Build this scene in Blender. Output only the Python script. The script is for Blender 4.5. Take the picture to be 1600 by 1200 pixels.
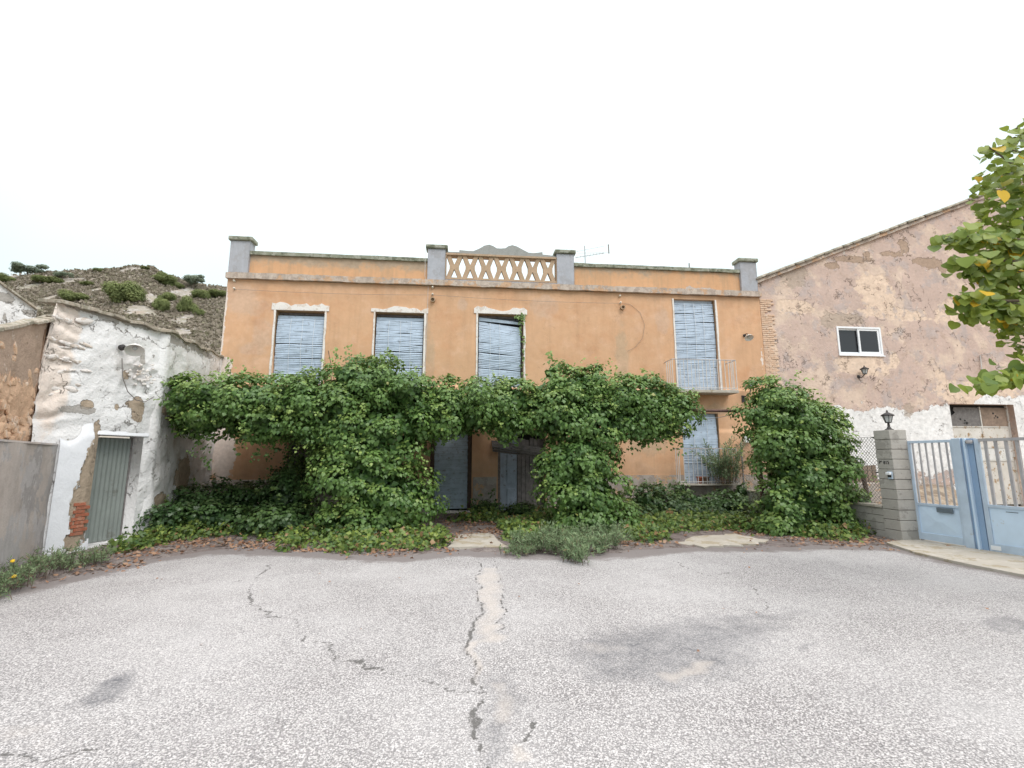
import bpy, bmesh, math, random
import numpy as np
from mathutils import Vector, Matrix, Euler
random.seed(7); RS = np.random.RandomState(11)
SC = bpy.context.scene; COL = SC.collection
for _o in list(bpy.data.objects): bpy.data.objects.remove(_o)

# ------------------------------------------------------------------ camera
FPX, TILT, YAW = 735.0, math.radians(8.9), math.radians(5.7)
EYE = np.array([0.0, 0.0, 1.6])
cam = bpy.data.cameras.new('camera'); cam_o = bpy.data.objects.new('camera', cam); COL.objects.link(cam_o)
cam.sensor_width = 36; cam.lens = 36 * FPX / 1600; cam.clip_start = 0.05; cam.clip_end = 3000
cam_o.location = EYE; cam_o.rotation_euler = (math.pi / 2 + TILT, 0, -YAW); SC.camera = cam_o

# ------------------------------------------------------------------ light: bright overcast
SUN_DIR = Vector((0.40, -0.62, 0.95)).normalized()
SUN_EL = math.asin(SUN_DIR.z); SUN_AZ = math.atan2(SUN_DIR.x, SUN_DIR.y)
world = bpy.data.worlds.new('World'); SC.world = world; world.use_nodes = True
wn = world.node_tree; wn.nodes.clear()
def _w(t): return wn.nodes.new(t)
wo, bg, sky = _w('ShaderNodeOutputWorld'), _w('ShaderNodeBackground'), _w('ShaderNodeTexSky')
sky.sky_type = 'NISHITA'; sky.sun_disc = False; sky.sun_elevation = SUN_EL; sky.sun_rotation = SUN_AZ
sky.air_density = 1.0; sky.dust_density = 4.0
tc, sep = _w('ShaderNodeTexCoord'), _w('ShaderNodeSeparateXYZ')
wn.links.new(tc.outputs['Generated'], sep.inputs[0])
rmp = _w('ShaderNodeValToRGB'); rmp.color_ramp.interpolation = 'B_SPLINE'
els = rmp.color_ramp.elements
els[0].position = 0.0; els[0].color = (0.305, 0.375, 0.385, 1)
els[1].position = 1.0; els[1].color = (1.0, 1.0, 1.0, 1)
e = els.new(0.42); e.color = (0.375, 0.43, 0.435, 1)
e = els.new(0.66); e.color = (0.66, 0.67, 0.675, 1)
wn.links.new(sep.outputs[2], rmp.inputs[0])
cn = _w('ShaderNodeTexNoise'); cn.inputs['Scale'].default_value = 1.6; cn.inputs['Detail'].default_value = 3
wn.links.new(tc.outputs['Generated'], cn.inputs['Vector'])
mr = _w('ShaderNodeMapRange'); mr.inputs[1].default_value = .3; mr.inputs[2].default_value = .7
mr.inputs[3].default_value = 21.0; mr.inputs[4].default_value = 26.0
wn.links.new(cn.outputs[0], mr.inputs[0])
cl = _w('ShaderNodeVectorMath'); cl.operation = 'SCALE'
wn.links.new(rmp.outputs[0], cl.inputs[0]); wn.links.new(mr.outputs[0], cl.inputs['Scale'])
mx = _w('ShaderNodeMix'); mx.data_type = 'RGBA'; mx.inputs[0].default_value = 0.90
wn.links.new(sky.outputs[0], mx.inputs[6]); wn.links.new(cl.outputs[0], mx.inputs[7])
wn.links.new(mx.outputs[2], bg.inputs[0]); bg.inputs[1].default_value = 0.105
wn.links.new(bg.outputs[0], wo.inputs[0])
sun = bpy.data.lights.new('sun', 'SUN'); sun.energy = 1.5; sun.angle = math.radians(32); sun.color = (1.0, 0.965, 0.92)
sun_o = bpy.data.objects.new('sun', sun); COL.objects.link(sun_o); sun_o.location = (5, -8, 20)
sun_o.rotation_euler = SUN_DIR.to_track_quat('Z', 'Y').to_euler()
SC.view_settings.view_transform = 'Standard'; SC.view_settings.look = 'None'
SC.view_settings.gamma = 1; SC.view_settings.exposure = 0.16; SC.view_settings.use_curve_mapping = False
SC.render.engine = 'CYCLES'; SC.cycles.use_denoising = True; SC.cycles.max_bounces = 6
SC.cycles.diffuse_bounces = 4; SC.cycles.caustics_reflective = False; SC.cycles.caustics_refractive = False

# ------------------------------------------------------------------ measuring helpers (photo pixel -> place)
def ray(px, py):
    cx = (px - 800) / FPX; cz = -(py - 600) / FPX
    fw = math.cos(TILT) - cz * math.sin(TILT); up = math.sin(TILT) + cz * math.cos(TILT)
    return np.array([cx * math.cos(YAW) + fw * math.sin(YAW), -cx * math.sin(YAW) + fw * math.cos(YAW), up])
def P(px, py, Y=14.3):
    d = ray(px, py); return EYE + d * (Y / d[1])
def G(px, py, z=0.0):
    d = ray(px, py); return EYE + d * ((z - 1.6) / d[2])
def PD(px, py, depth):
    d = ray(px, py); return EYE + d * depth
def PL(px, py, A, B):                                  # on the upright plane through plan points A, B -> (u, z)
    d = ray(px, py); A = np.array(A[:2], float); B = np.array(B[:2], float); e = (B - A) / np.linalg.norm(B - A)
    n = np.array([-e[1], e[0]]); t = np.dot(A - EYE[:2], n) / np.dot(d[:2], n)
    q = EYE + d * t; return float(np.dot(q[:2] - A, e)), float(q[2])

# ------------------------------------------------------------------ numpy noise
def _h(i, j, k, s):
    n = (i * 374761393 + j * 668265263 + k * 1274126177 + s * 974711) & 0xffffffff
    n = ((n ^ (n >> 13)) * 1274126177) & 0xffffffff
    return ((n ^ (n >> 16)) & 0xffff) / 65535.0
def vnoise(p, s=0):
    p = np.asarray(p, float); i = np.floor(p).astype(np.int64); f = p - i; f = f * f * (3 - 2 * f); r = 0
    for a in (0, 1):
        for b in (0, 1):
            for c in (0, 1):
                w = (f[:, 0] if a else 1 - f[:, 0]) * (f[:, 1] if b else 1 - f[:, 1]) * (f[:, 2] if c else 1 - f[:, 2])
                r = r + w * _h(i[:, 0] + a, i[:, 1] + b, i[:, 2] + c, s)
    return r
def fbm(p, scale=1.0, o=4, s=0):
    p = np.asarray(p, float) * scale; r = 0; a = .5
    for k in range(o): r = r + a * vnoise(p, s + k); p = p * 2.03; a *= .5
    return r / (1 - .5 ** o)

# ------------------------------------------------------------------ scene tree helpers
W = {}
def _link(o, parent, w):
    COL.objects.link(o); w = Vector(w)
    if parent is not None:
        o.parent = parent; o.location = w - W[parent.name]
    else: o.location = w
    W[o.name] = w
def tag(o, label=None, cat=None, group=None, kind=None):
    if label: o['label'] = label
    if cat: o['category'] = cat
    if group: o['group'] = group
    if kind: o['kind'] = kind
    return o
def thing(name, label, cat, loc, group=None):
    o = bpy.data.objects.new(name, None); o.empty_display_size = .2
    _link(o, None, loc); return tag(o, label, cat, group, 'thing')
def inst(name, mesh, M, parent, kind=None):
    o = bpy.data.objects.new(name, mesh); COL.objects.link(o)
    if parent is not None:
        o.parent = parent; M = Matrix.Translation(-W[parent.name]) @ M
    o.matrix_local = M; W[o.name] = (Matrix.Translation(W[parent.name]) @ M).translation if parent is not None else M.translation
    if kind: o['kind'] = kind
    return o
class MB:
    def __init__(s): s.v = []; s.f = []
    def add(s, v, f):
        n = len(s.v); s.v += [tuple(map(float, q)) for q in v]; s.f += [tuple(i + n for i in q) for q in f]; return s
    def box(s, x0, x1, y0, y1, z0, z1, M=None):
        v = [(x, y, z) for z in (z0, z1) for y in (y0, y1) for x in (x0, x1)]
        if M is not None: v = [M @ Vector(q) for q in v]
        return s.add(v, [(0, 2, 3, 1), (4, 5, 7, 6), (0, 1, 5, 4), (2, 6, 7, 3), (0, 4, 6, 2), (1, 3, 7, 5)])
    def prism(s, poly, y0, y1):                        # polygon in x,z pushed along y
        n = len(poly); v = [(x, y0, z) for x, z in poly] + [(x, y1, z) for x, z in poly]
        return s.add(v, [tuple(range(n)), tuple(range(2 * n - 1, n - 1, -1))] + [(i, i + n, (i + 1) % n + n, (i + 1) % n) for i in range(n)])
    def tube(s, pts, r, n=6, caps=True):
        pts = [Vector(p) for p in pts]; rs = r if isinstance(r, (list, tuple)) else [r] * len(pts); b = len(s.v); prev = None
        for i, p in enumerate(pts):
            t = (pts[min(i + 1, len(pts) - 1)] - pts[max(i - 1, 0)]).normalized()
            if prev is None: u = t.orthogonal().normalized()
            else:
                u = prev - t * prev.dot(t); u = u.normalized() if u.length > 1e-6 else t.orthogonal().normalized()
            prev = u; w = t.cross(u)
            for k in range(n):
                a = 2 * math.pi * k / n; s.v.append(tuple(p + (u * math.cos(a) + w * math.sin(a)) * rs[i]))
        for i in range(len(pts) - 1):
            for k in range(n):
                s.f.append((b + i * n + k, b + i * n + (k + 1) % n, b + (i + 1) * n + (k + 1) % n, b + (i + 1) * n + k))
        if caps:
            s.f.append(tuple(b + k for k in range(n - 1, -1, -1))); s.f.append(tuple(b + (len(pts) - 1) * n + k for k in range(n)))
        return s
    def lathe(s, prof, n=12, M=None):                  # (r, z) profile
        b = len(s.v)
        for r, z in prof:
            for k in range(n):
                a = 2 * math.pi * k / n; q = Vector((r * math.cos(a), r * math.sin(a), z))
                s.v.append(tuple(M @ q if M is not None else q))
        for i in range(len(prof) - 1):
            for k in range(n): s.f.append((b + i * n + k, b + i * n + (k + 1) % n, b + (i + 1) * n + (k + 1) % n, b + (i + 1) * n + k))
        return s
    def mesh(s, name, mat, smooth=False):
        m = bpy.data.meshes.new(name); m.from_pydata(s.v, [], s.f)
        if mat: m.materials.append(mat)
        if smooth: m.shade_smooth()
        m.update(); return m
    def build(s, name, mat, parent=None, smooth=False, bevel=0, kind=None, base=False):
        a = np.array(s.v); c = (a.min(0) + a.max(0)) / 2
        if base or parent is None: c[2] = a[:, 2].min()
        s.v = [tuple(q) for q in a - c]
        o = bpy.data.objects.new(name, s.mesh(name, mat, smooth)); _link(o, parent, c)
        if bevel: b = o.modifiers.new('bevel', 'BEVEL'); b.width = bevel; b.segments = 2; b.limit_method = 'ANGLE'
        if kind: o['kind'] = kind
        return o
def big(name, v, faces, mat, parent=None, attrs=None, smooth=False, kind=None, mats=None, midx=None):
    """numpy mesh: v (N,3), faces (M,k)"""
    v = np.asarray(v, float); faces = np.asarray(faces, np.int32); c = (v.min(0) + v.max(0)) / 2; c[2] = v[:, 2].min()
    m = bpy.data.meshes.new(name); k = faces.shape[1]
    m.vertices.add(len(v)); m.vertices.foreach_set('co', (v - c).astype(np.float32).ravel())
    m.loops.add(faces.size); m.loops.foreach_set('vertex_index', faces.ravel())
    m.polygons.add(len(faces)); m.polygons.foreach_set('loop_start', np.arange(0, faces.size, k, dtype=np.int32))
    m.polygons.foreach_set('loop_total', np.full(len(faces), k, np.int32))
    m.materials.append(mat)
    for an, av in (attrs or {}).items():
        at = m.attributes.new(an, 'FLOAT', 'POINT'); at.data.foreach_set('value', np.asarray(av, np.float32))
    m.update(calc_edges=True); m.validate()
    if smooth: m.shade_smooth()
    o = bpy.data.objects.new(name, m); _link(o, parent, c)
    if kind: o['kind'] = kind
    return o

# ------------------------------------------------------------------ materials
class NT:
    def __init__(s, name):
        s.m = bpy.data.materials.new(name); s.m.use_nodes = True; s.t = s.m.node_tree; s.t.nodes.clear()
        s.out = s.t.nodes.new('ShaderNodeOutputMaterial'); s.pos = s.t.nodes.new('ShaderNodeNewGeometry').outputs['Position']
    def put(s, inp, v):
        if isinstance(v, bpy.types.NodeSocket): s.t.links.new(v, inp)
        elif isinstance(v, (tuple, list)) and len(v) == 3 and inp.type == 'RGBA': inp.default_value = (*v, 1)
        else: inp.default_value = v
    def nd(s, t, ins=None, **pr):
        n = s.t.nodes.new(t)
        for k, v in pr.items(): setattr(n, k, v)
        for k, v in (ins or {}).items(): s.put(n.inputs[k], v)
        return n
    def mapv(s, sc): return s.nd('ShaderNodeVectorMath', {0: s.pos, 1: sc}, operation='MULTIPLY').outputs[0]
    def noise(s, scale, det=4, rough=.55, vec=None, dist=0):
        return s.nd('ShaderNodeTexNoise', {'Vector': vec or s.pos, 'Scale': scale, 'Detail': det, 'Roughness': rough, 'Distortion': dist}).outputs[0]
    def vor(s, scale, vec=None, feat='F1', out='Distance', rnd=1.0):
        return s.nd('ShaderNodeTexVoronoi', {'Vector': vec or s.pos, 'Scale': scale, 'Randomness': rnd}, feature=feat).outputs[out]
    def math(s, op, a, b=0.0): return s.nd('ShaderNodeMath', {0: a, 1: b}, operation=op).outputs[0]
    def rng(s, x, a, b, c=0., d=1., smooth=False):
        return s.nd('ShaderNodeMapRange', {0: x, 1: a, 2: b, 3: c, 4: d}, interpolation_type='SMOOTHSTEP' if smooth else 'LINEAR').outputs[0]
    def mix(s, f, a, b, mode='MIX'):
        n = s.t.nodes.new('ShaderNodeMix'); n.data_type = 'RGBA'; n.blend_type = mode
        s.put(n.inputs[0], f); s.put(n.inputs[6], a); s.put(n.inputs[7], b); return n.outputs[2]
    def attr(s, name): return s.nd('ShaderNodeAttribute', attribute_name=name).outputs['Fac']
    def rnd(s): return s.nd('ShaderNodeObjectInfo').outputs['Random']
    def bump(s, h, st, dist=.02): return s.nd('ShaderNodeBump', {'Height': h, 'Strength': st, 'Distance': dist}).outputs[0]
    def bsdf(s, col, rough=.85, nrm=None, spec=.3, metal=0):
        n = s.nd('ShaderNodeBsdfPrincipled', {'Base Color': col, 'Roughness': rough, 'Metallic': metal, 'Specular IOR Level': spec})
        if nrm is not None: s.put(n.inputs['Normal'], nrm)
        return n.outputs[0]
    def done(s, sh): s.t.links.new(sh, s.out.inputs[0]); return s.m
def sc3(c, k): return tuple(min(1, x * k) for x in c)
def plaster(name, col, layers=(), v=.13, scale=1.3, streak=None, bump=.5, grain=45, rough=.92, rnd=0.0, flake=None):
    """layers: (attr or bias, colour, noise scale, amp, opacity, height)"""
    t = NT(name); n1 = t.noise(scale, 7, .62); n2 = t.noise(scale * 7, 5, .6)
    n = t.math('ADD', t.math('MULTIPLY', n1, .6), t.math('MULTIPLY', n2, .4))
    c = t.mix(t.rng(n, .32, .68), sc3(col, 1 - v), sc3(col, 1 + v))
    h = t.math('ADD', t.math('MULTIPLY', n2, .6), t.math('MULTIPLY', t.noise(grain, 3, .6), .35))
    if streak:
        sv = t.mapv((5.0, 5.0, .35)); sn = t.rng(t.noise(1.0, 5, .6, sv), .48, .72)
        c = t.mix(t.math('MULTIPLY', sn, streak[1]), c, streak[0])
    for k, (a, lc, ls, amp, op, lh, *sf) in enumerate(layers):
        sf = sf[0] if sf else .035
        base = t.attr(a) if isinstance(a, str) else a
        nz = t.noise(ls, 8, .66, t.nd('ShaderNodeVectorMath', {0: t.pos, 1: (3.7 * k, 1.9 * k, 5.3 * k)}, operation='ADD').outputs[0]); nz = t.rng(nz, .27, .73)
        m = t.math('ADD', base, t.math('MULTIPLY', t.math('SUBTRACT', nz, .5), amp))
        fac = t.rng(m, .5 - sf, .5 + sf, 0, 1, True)
        lcv = t.mix(t.rng(t.noise(ls * 3.1, 5, .6), .3, .7), sc3(lc, .84), sc3(lc, 1.14))
        c = t.mix(t.math('MULTIPLY', fac, op), c, lcv); h = t.math('ADD', h, t.math('MULTIPLY', fac, lh))
    if flake:                                           # broken hairline edges of lifting plaster
        fl = t.rng(t.math('ABSOLUTE', t.math('SUBTRACT', t.noise(1.5, 9, .62), .5)), .0, .0075, 1, 0); fl = t.math('MULTIPLY', fl, t.rng(t.noise(1.1, 4, .6, t.mapv((1.3, 1.3, 1.7))), .50, .58))
        c = t.mix(t.math('MULTIPLY', fl, flake[1]), c, flake[0]); h = t.math('SUBTRACT', h, fl)
    if rnd: c = t.mix(t.math('MULTIPLY', t.rnd(), rnd), c, sc3(col, .55))
    return t.done(t.bsdf(c, rough, t.bump(h, bump, .03), .2))
def simple(name, col, rough=.7, v=.15, scale=6, metal=0, spec=.4, bump=.15, rnd=.0, dirt=None):
    t = NT(name); n = t.noise(scale, 6, .6); c = t.mix(t.rng(n, .3, .7), sc3(col, 1 - v), sc3(col, 1 + v))
    if dirt: c = t.mix(t.rng(t.noise(scale * 1.7, 8, .7), dirt[1], dirt[1] + .08, 0, 1), c, dirt[0])
    if rnd: c = t.mix(t.math('MULTIPLY', t.rnd(), rnd), c, sc3(col, .45))
    return t.done(t.bsdf(c, rough, t.bump(t.noise(scale * 8, 4, .6), bump, .01), spec, metal))
def leafmat(name, cols, rough=.45, trans=.22, spec=.35):
    """cols: dark, mid, light, odd; attribute lv per leaf, ag = blend to light colour (young growth, upper leaves)"""
    t = NT(name); lv = t.attr('lv'); ag = t.attr('ag')
    c = t.mix(t.rng(lv, 0, .9), cols[0], cols[1]); c = t.mix(ag, c, cols[2]); c = t.mix(t.rng(lv, .965, .975), c, cols[3])
    b = t.bsdf(c, rough, None, spec)
    tr = t.nd('ShaderNodeBsdfTranslucent', {'Color': t.mix(.5, c, cols[2])}).outputs[0]
    return t.done(t.nd('ShaderNodeMixShader', {0: trans, 1: b, 2: tr}).outputs[0])

M = {}
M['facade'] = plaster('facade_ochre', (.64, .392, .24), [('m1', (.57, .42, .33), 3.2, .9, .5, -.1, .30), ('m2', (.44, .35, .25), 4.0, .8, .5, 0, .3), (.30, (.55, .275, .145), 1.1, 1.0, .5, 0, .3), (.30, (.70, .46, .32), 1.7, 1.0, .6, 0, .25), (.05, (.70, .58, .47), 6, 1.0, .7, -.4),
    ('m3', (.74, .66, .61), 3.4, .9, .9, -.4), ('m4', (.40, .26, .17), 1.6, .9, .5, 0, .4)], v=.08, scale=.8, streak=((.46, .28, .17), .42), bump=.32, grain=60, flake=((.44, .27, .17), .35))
M['parapet'] = plaster('parapet_ochre', (.61, .36, .205), [('m1', (.40, .315, .235), 2.2, .8, .9, 0, .2), ('m2', (.50, .46, .43), 5, .9, .9, -.5)], v=.1, scale=1.1, streak=((.36, .27, .18), .5), bump=.35)
M['pier'] = plaster('grey_cement_render', (.40, .41, .45), [(.44, (.33, .32, .33), 2.5, .7, .5, 0)], v=.12, scale=2, streak=((.27, .26, .25), .35), bump=.3)
M['crest'] = plaster('crest_cement', (.33, .335, .325), [(.40, (.25, .255, .24), 4, 1.0, .6, 0, .2), (.2, (.40, .39, .37), 7, 1.0, .6, 0, .1)], v=.14, scale=4, bump=.4)
M['cap'] = plaster('lichen_stone', (.25, .26, .20), [(.47, (.36, .36, .31), 7, 1.0, .8, .1), (.40, (.12, .13, .09), 5, .9, .8, 0)], v=.3, scale=5, bump=.6)
M['cornice'] = plaster('cornice_weathered', (.52, .44, .38), [(.45, (.34, .27, .23), 5, 1.0, .6, -.2), (.42, (.58, .33, .17), 3, .8, .6, -.1)], v=.16, scale=4, streak=((.28, .23, .19), .6), bump=.5)
M['lattice'] = plaster('lattice_clay', (.475, .34, .235), [(.35, (.36, .30, .21), 6, .9, .6, 0, .2), (.06, (.60, .30, .22), 5, .9, .6, 0)], v=.18, scale=5, bump=.4, rnd=.2)
M['white_lime'] = plaster('lime_patch', (.76, .72, .69), [(.40, (.60, .50, .42), 6, .9, .6, -.2)], v=.08, scale=5, bump=.4)
M['plinth_grey'] = plaster('plinth_grey', (.42, .37, .33), [(.45, (.30, .25, .22), 3, 1.0, .7, -.2), (.36, (.55, .33, .18), 3, .9, .7, -.2)], v=.15, scale=3, streak=((.22, .2, .18), .5))
M['plinth_white'] = plaster('plinth_white', (.66, .58, .54), [(.43, (.50, .42, .38), 3, 1.0, .7, -.2)], v=.1, scale=3)
M['shed'] = plaster('shed_limewash', (.79, .78, .785), [('m3', (.76, .645, .565), 2.0, .8, .8, 0, .2), ('m4', (.56, .53, .51), 3, .8, .6, 0, .3), ('m1', (.40, .32, .245), 4.0, .85, 1, -1.2), (.10, (.62, .55, .48), 7, 1.0, .85, -.6),
    ('m2', (.33, .30, .27), 7.5, 1.35, .8, -.3), (.06, (.36, .30, .25), 10, 1.0, .9, -.8)], v=.07, scale=2.2, bump=1.0, grain=30, flake=((.40, .34, .28), .8))
M['shed_smooth'] = plaster('buttress_whitewash', (.80, .81, .85), [('m1', (.42, .34, .26), 6, .8, 1, -1.0), (.02, (.6, .55, .5), 8, .9, .9, -.5)], v=.05, scale=2, bump=.35)
M['stone_wall'] = plaster('stone_wall_earth', (.50, .37, .28), [('m1', (.45, .33, .26), 3, .8, .8, .1), (.20, (.70, .57, .49), 5, 1.0, .8, .2), ('m2', (.70, .46, .31), 3, .9, .85, .2), (.10, (.30, .21, .15), 8, 1.0, .8, -.4)], v=.2, scale=3, bump=.9)
M['stone'] = plaster('stone_rubble', (.70, .47, .32), [(.33, (.74, .60, .50), 5, 1.1, .8, .1), (.2, (.46, .31, .22), 7, 1.0, .7, -.2)], v=.16, scale=5, bump=.8, rnd=.12)
M['stone_white'] = plaster('stone_limewashed', (.78, .73, .70), [(.38, (.64, .54, .46), 6, 1.0, .8, -.3)], v=.08, scale=5, bump=.8)
M['grey_render'] = plaster('grey_render', (.49, .455, .45), [(.45, (.33, .30, .29), 1.4, 1.2, .7, 0), (.42, (.53, .45, .40), 1.1, 1.2, .6, 0)], v=.14, scale=1.4, streak=((.24, .22, .21), .5), bump=.35)
M['barn'] = plaster('barn_render', (.56, .425, .37), [(.40, (.70, .555, .45), .9, 1.0, .72, -.15, .12), ('m2', (.74, .575, .455), 2.0, .9, .9, -.2, .06), (.33, (.46, .39, .375), 1.6, 1.15, .7, .1, .10),
    (.26, (.49, .365, .30), 2.7, 1.1, .75, 0, .06), ('m4', (.40, .29, .22), 4.5, 1.1, .9, -1.2), (.13, (.80, .73, .67), 3.3, 1.0, .95, -.6), (.07, (.34, .25, .2), 5.5, 1.05, .85, -1.0), ('m1', (.79, .775, .775), 2.6, .8, 1, .5), ('m3', (.42, .34, .28), 3.0, 1.1, .75, -.4, .15), (.08, (.60, .52, .46), 5.0, 1.0, .8, -.3)],
    v=.12, scale=1.6, streak=((.47, .38, .34), .4), bump=.9, grain=40, flake=((.27, .19, .15), .75))
M['brick'] = plaster('brick_clay', (.68, .48, .35), [(.40, (.70, .56, .46), 8, 1.0, .7, 0)], v=.15, scale=9, rnd=.15)
M['brick_red'] = plaster('brick_red', (.42, .15, .09), [(.4, (.5, .28, .2), 8, 1.0, .6, 0)], v=.2, scale=9, rnd=.35)
M['tile'] = plaster('roof_tile_clay', (.36, .31, .25), [(.46, (.22, .21, .16), 8, 1.0, .7, 0), (.38, (.50, .46, .40), 9, 1.0, .7, 0)], v=.2, scale=6, rnd=.4)
M['block'] = plaster('concrete_block', (.43, .405, .375), [(.38, (.25, .23, .21), 3, 1.0, .5, 0)], v=.1, scale=4, grain=90, bump=.4, rnd=.14)
M['mortar'] = plaster('mortar', (.18, .165, .15), v=.1)
M['concrete'] = plaster('concrete_slab', (.44, .40, .345), [(.42, (.34, .28, .19), 2.2, 1.1, .7, 0), (.38, (.52, .48, .43), 4, 1, .6, 0)], v=.12, scale=2, grain=90, bump=.4)
M['soil'] = plaster('verge_soil', (.20, .165, .155), [(.40, (.12, .095, .085), 3.5, 1.1, .8, .2), (.41, (.27, .235, .22), 5, 1.1, .8, .1)], v=.25, scale=5, grain=60, bump=1.0)
M['earth'] = plaster('dry_earth', (.30, .23, .17), [(.45, (.38, .32, .25), 2, 1.1, .7, 0), (.4, (.17, .13, .1), 3, 1.1, .7, 0)], v=.2, scale=2, bump=1.0)
M['hill'] = plaster('hill_scrub', (.32, .285, .25), [(.36, (.25, .235, .17), .22, 1.2, .8, 0, .15), (.30, (.42, .40, .39), .9, 1.2, .9, .2), (.30, (.34, .27, .22), .45, 1.2, .7, 0, .2), (.30, (.19, .175, .135), 1.6, 1.2, .8, 0)], v=.25, scale=.5, bump=.3)
M['blind'] = simple('blind_blue_grey', (.44, .525, .64), .6, .12, 5, rnd=.0, dirt=((.27, .31, .37), .58))
M['door_blind'] = simple('door_blind_blue', (.40, .48, .56), .6, .15, 5, dirt=((.25, .27, .30), .56))
M['cord'] = simple('cord_white', (.70, .72, .75), .8)
M['wood_grey'] = simple('wood_weathered', (.20, .185, .18), .8, .3, 9, dirt=((.09, .08, .075), .56), rnd=.3)
M['wood_dark'] = simple('wood_dark', (.09, .06, .045), .7, .3, 9)
M['wood_pale'] = simple('wood_old_blue_paint', (.33, .39, .47), .7, .15, 6, dirt=((.16, .14, .13), .57))
M['board'] = simple('board_brown', (.30, .22, .17), .85, .3, 6, rnd=.4)
M['dark'] = simple('dark_room', (.02, .02, .02), .9)  # near-black colour carries the darkness of unlit interiors
M['iron'] = simple('dark_iron', (.035, .03, .03), .55, .3, 12, dirt=((.10, .05, .03), .6))
M['rust'] = simple('rusty_pipe', (.10, .055, .045), .75, .3, 14)
M['rail_white'] = simple('railing_paint', (.60, .585, .575), .5, .1, 8, dirt=((.35, .22, .14), .66))
M['pvc'] = simple('white_frame', (.82, .83, .86), .35, .04, 4)
M['gate_blue'] = simple('gate_blue_paint', (.47, .565, .68), .5, .12, 3, dirt=((.34, .32, .30), .63))
M['gate_panel'] = simple('gate_panel_blue', (.56, .69, .84), .4, .07, 2.5, dirt=((.44, .43, .42), .62))
M['gate_deep'] = simple('gate_blue_deep', (.25, .36, .52), .4, .1, 3, dirt=((.2, .2, .2), .66))
M['gate_bar'] = simple('gate_bar_grey', (.40, .39, .405), .5, .12, 8, dirt=((.24, .16, .11), .64))
M['steel'] = simple('galvanised_wire', (.27, .27, .27), .5, .1, 10, metal=.3)
M['slot'] = simple('letter_slot', (.13, .16, .19), .4)
M['enamel'] = simple('white_enamel', (.72, .71, .68), .35, .06, 6, dirt=((.42, .34, .25), .66))
M['cable'] = simple('cable_grey', (.22, .20, .19), .7)
M['porcelain'] = simple('porcelain', (.72, .66, .58), .3)
M['ink'] = simple('ink', (.03, .03, .03), .8)
M['terracotta'] = simple('terracotta', (.42, .14, .08), .8, .2, 8)
M['yellow_pot'] = simple('pale_pot', (.52, .44, .26), .7, .15, 8)
M['corrugated'] = simple('corrugated_sheet', (.235, .26, .245), .5, .12, 2.2, dirt=((.16, .165, .15), .6))
M['bark'] = simple('bark', (.13, .10, .075), .9, .3, 12, bump=.6)
M['twig'] = simple('dry_twig', (.16, .12, .095), .9, .3, 8, rnd=.3)
t = NT('peeling_steel_door'); n = t.noise(3.2, 8, .68); c = t.mix(t.rng(n, .3, .7), (.58, .58, .55), (.76, .75, .74))
c = t.mix(t.rng(t.noise(5.5, 8, .7), .56, .60), c, (.34, .22, .12)); c = t.mix(t.rng(t.noise(9, 8, .7), .63, .65), c, (.10, .07, .05))
c = t.mix(t.math('MULTIPLY', t.rnd(), .3), c, (.45, .32, .20)); M['steel_door'] = t.done(t.bsdf(c, .7, t.bump(n, .3), .3))
t = NT('window_glass'); M['glass'] = t.done(t.bsdf((.025, .025, .03), .06, None, .5))
t = NT('lantern_glass'); M['lamp_glass'] = t.done(t.bsdf((.52, .54, .55), .15, None, .5))
M['ivy'] = leafmat('ivy_leaf', [(.050, .118, .030), (.150, .260, .066), (.34, .43, .11), (.30, .30, .09)], .42, .22, .45)
M['ivy_low'] = leafmat('ivy_ground_leaf', [(.045, .10, .03), (.13, .21, .05), (.25, .31, .06), (.33, .20, .10)], .45, .2, .4)
M['ivy_dark'] = leafmat('ivy_shade_leaf', [(.034, .080, .026), (.080, .145, .046), (.16, .23, .06), (.16, .17, .05)], .4, .15, .45)  # same ivy in darker greens; the thickets' shade is put into the colour
M['linden'] = leafmat('linden_leaf', [(.085, .16, .035), (.20, .29, .05), (.34, .38, .06), (.62, .40, .03)], .45, .35, .4)
M['linden_yellow'] = leafmat('linden_leaf_yellow', [(.62, .36, .02), (.68, .44, .03), (.6, .4, .03), (.62, .40, .03)], .5, .3, .3)
M['weed'] = leafmat('weed_feathery', [(.10, .175, .085), (.26, .34, .19), (.22, .26, .13), (.3, .26, .14)], .7, .2, .2)
M['pine'] = leafmat('pine_needles', [(.17, .215, .17), (.26, .30, .22), (.30, .34, .22), (.24, .24, .17)], .8, .3, .1)
M['bush_hill'] = leafmat('hill_bush_leaf', [(.16, .20, .09), (.26, .30, .125), (.34, .37, .15), (.28, .26, .13)], .8, .3, .1)
M['scrub'] = leafmat('hill_scrub_tuft', [(.22, .19, .15), (.34, .29, .24), (.24, .235, .15), (.42, .38, .35)], .9, .2, .1)
M['litter'] = leafmat('dead_leaf', [(.16, .085, .06), (.36, .19, .11), (.46, .34, .25), (.15, .16, .05)], .85, .1, .15)
M['petal'] = simple('yellow_petal', (.75, .48, .02), .6)
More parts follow.
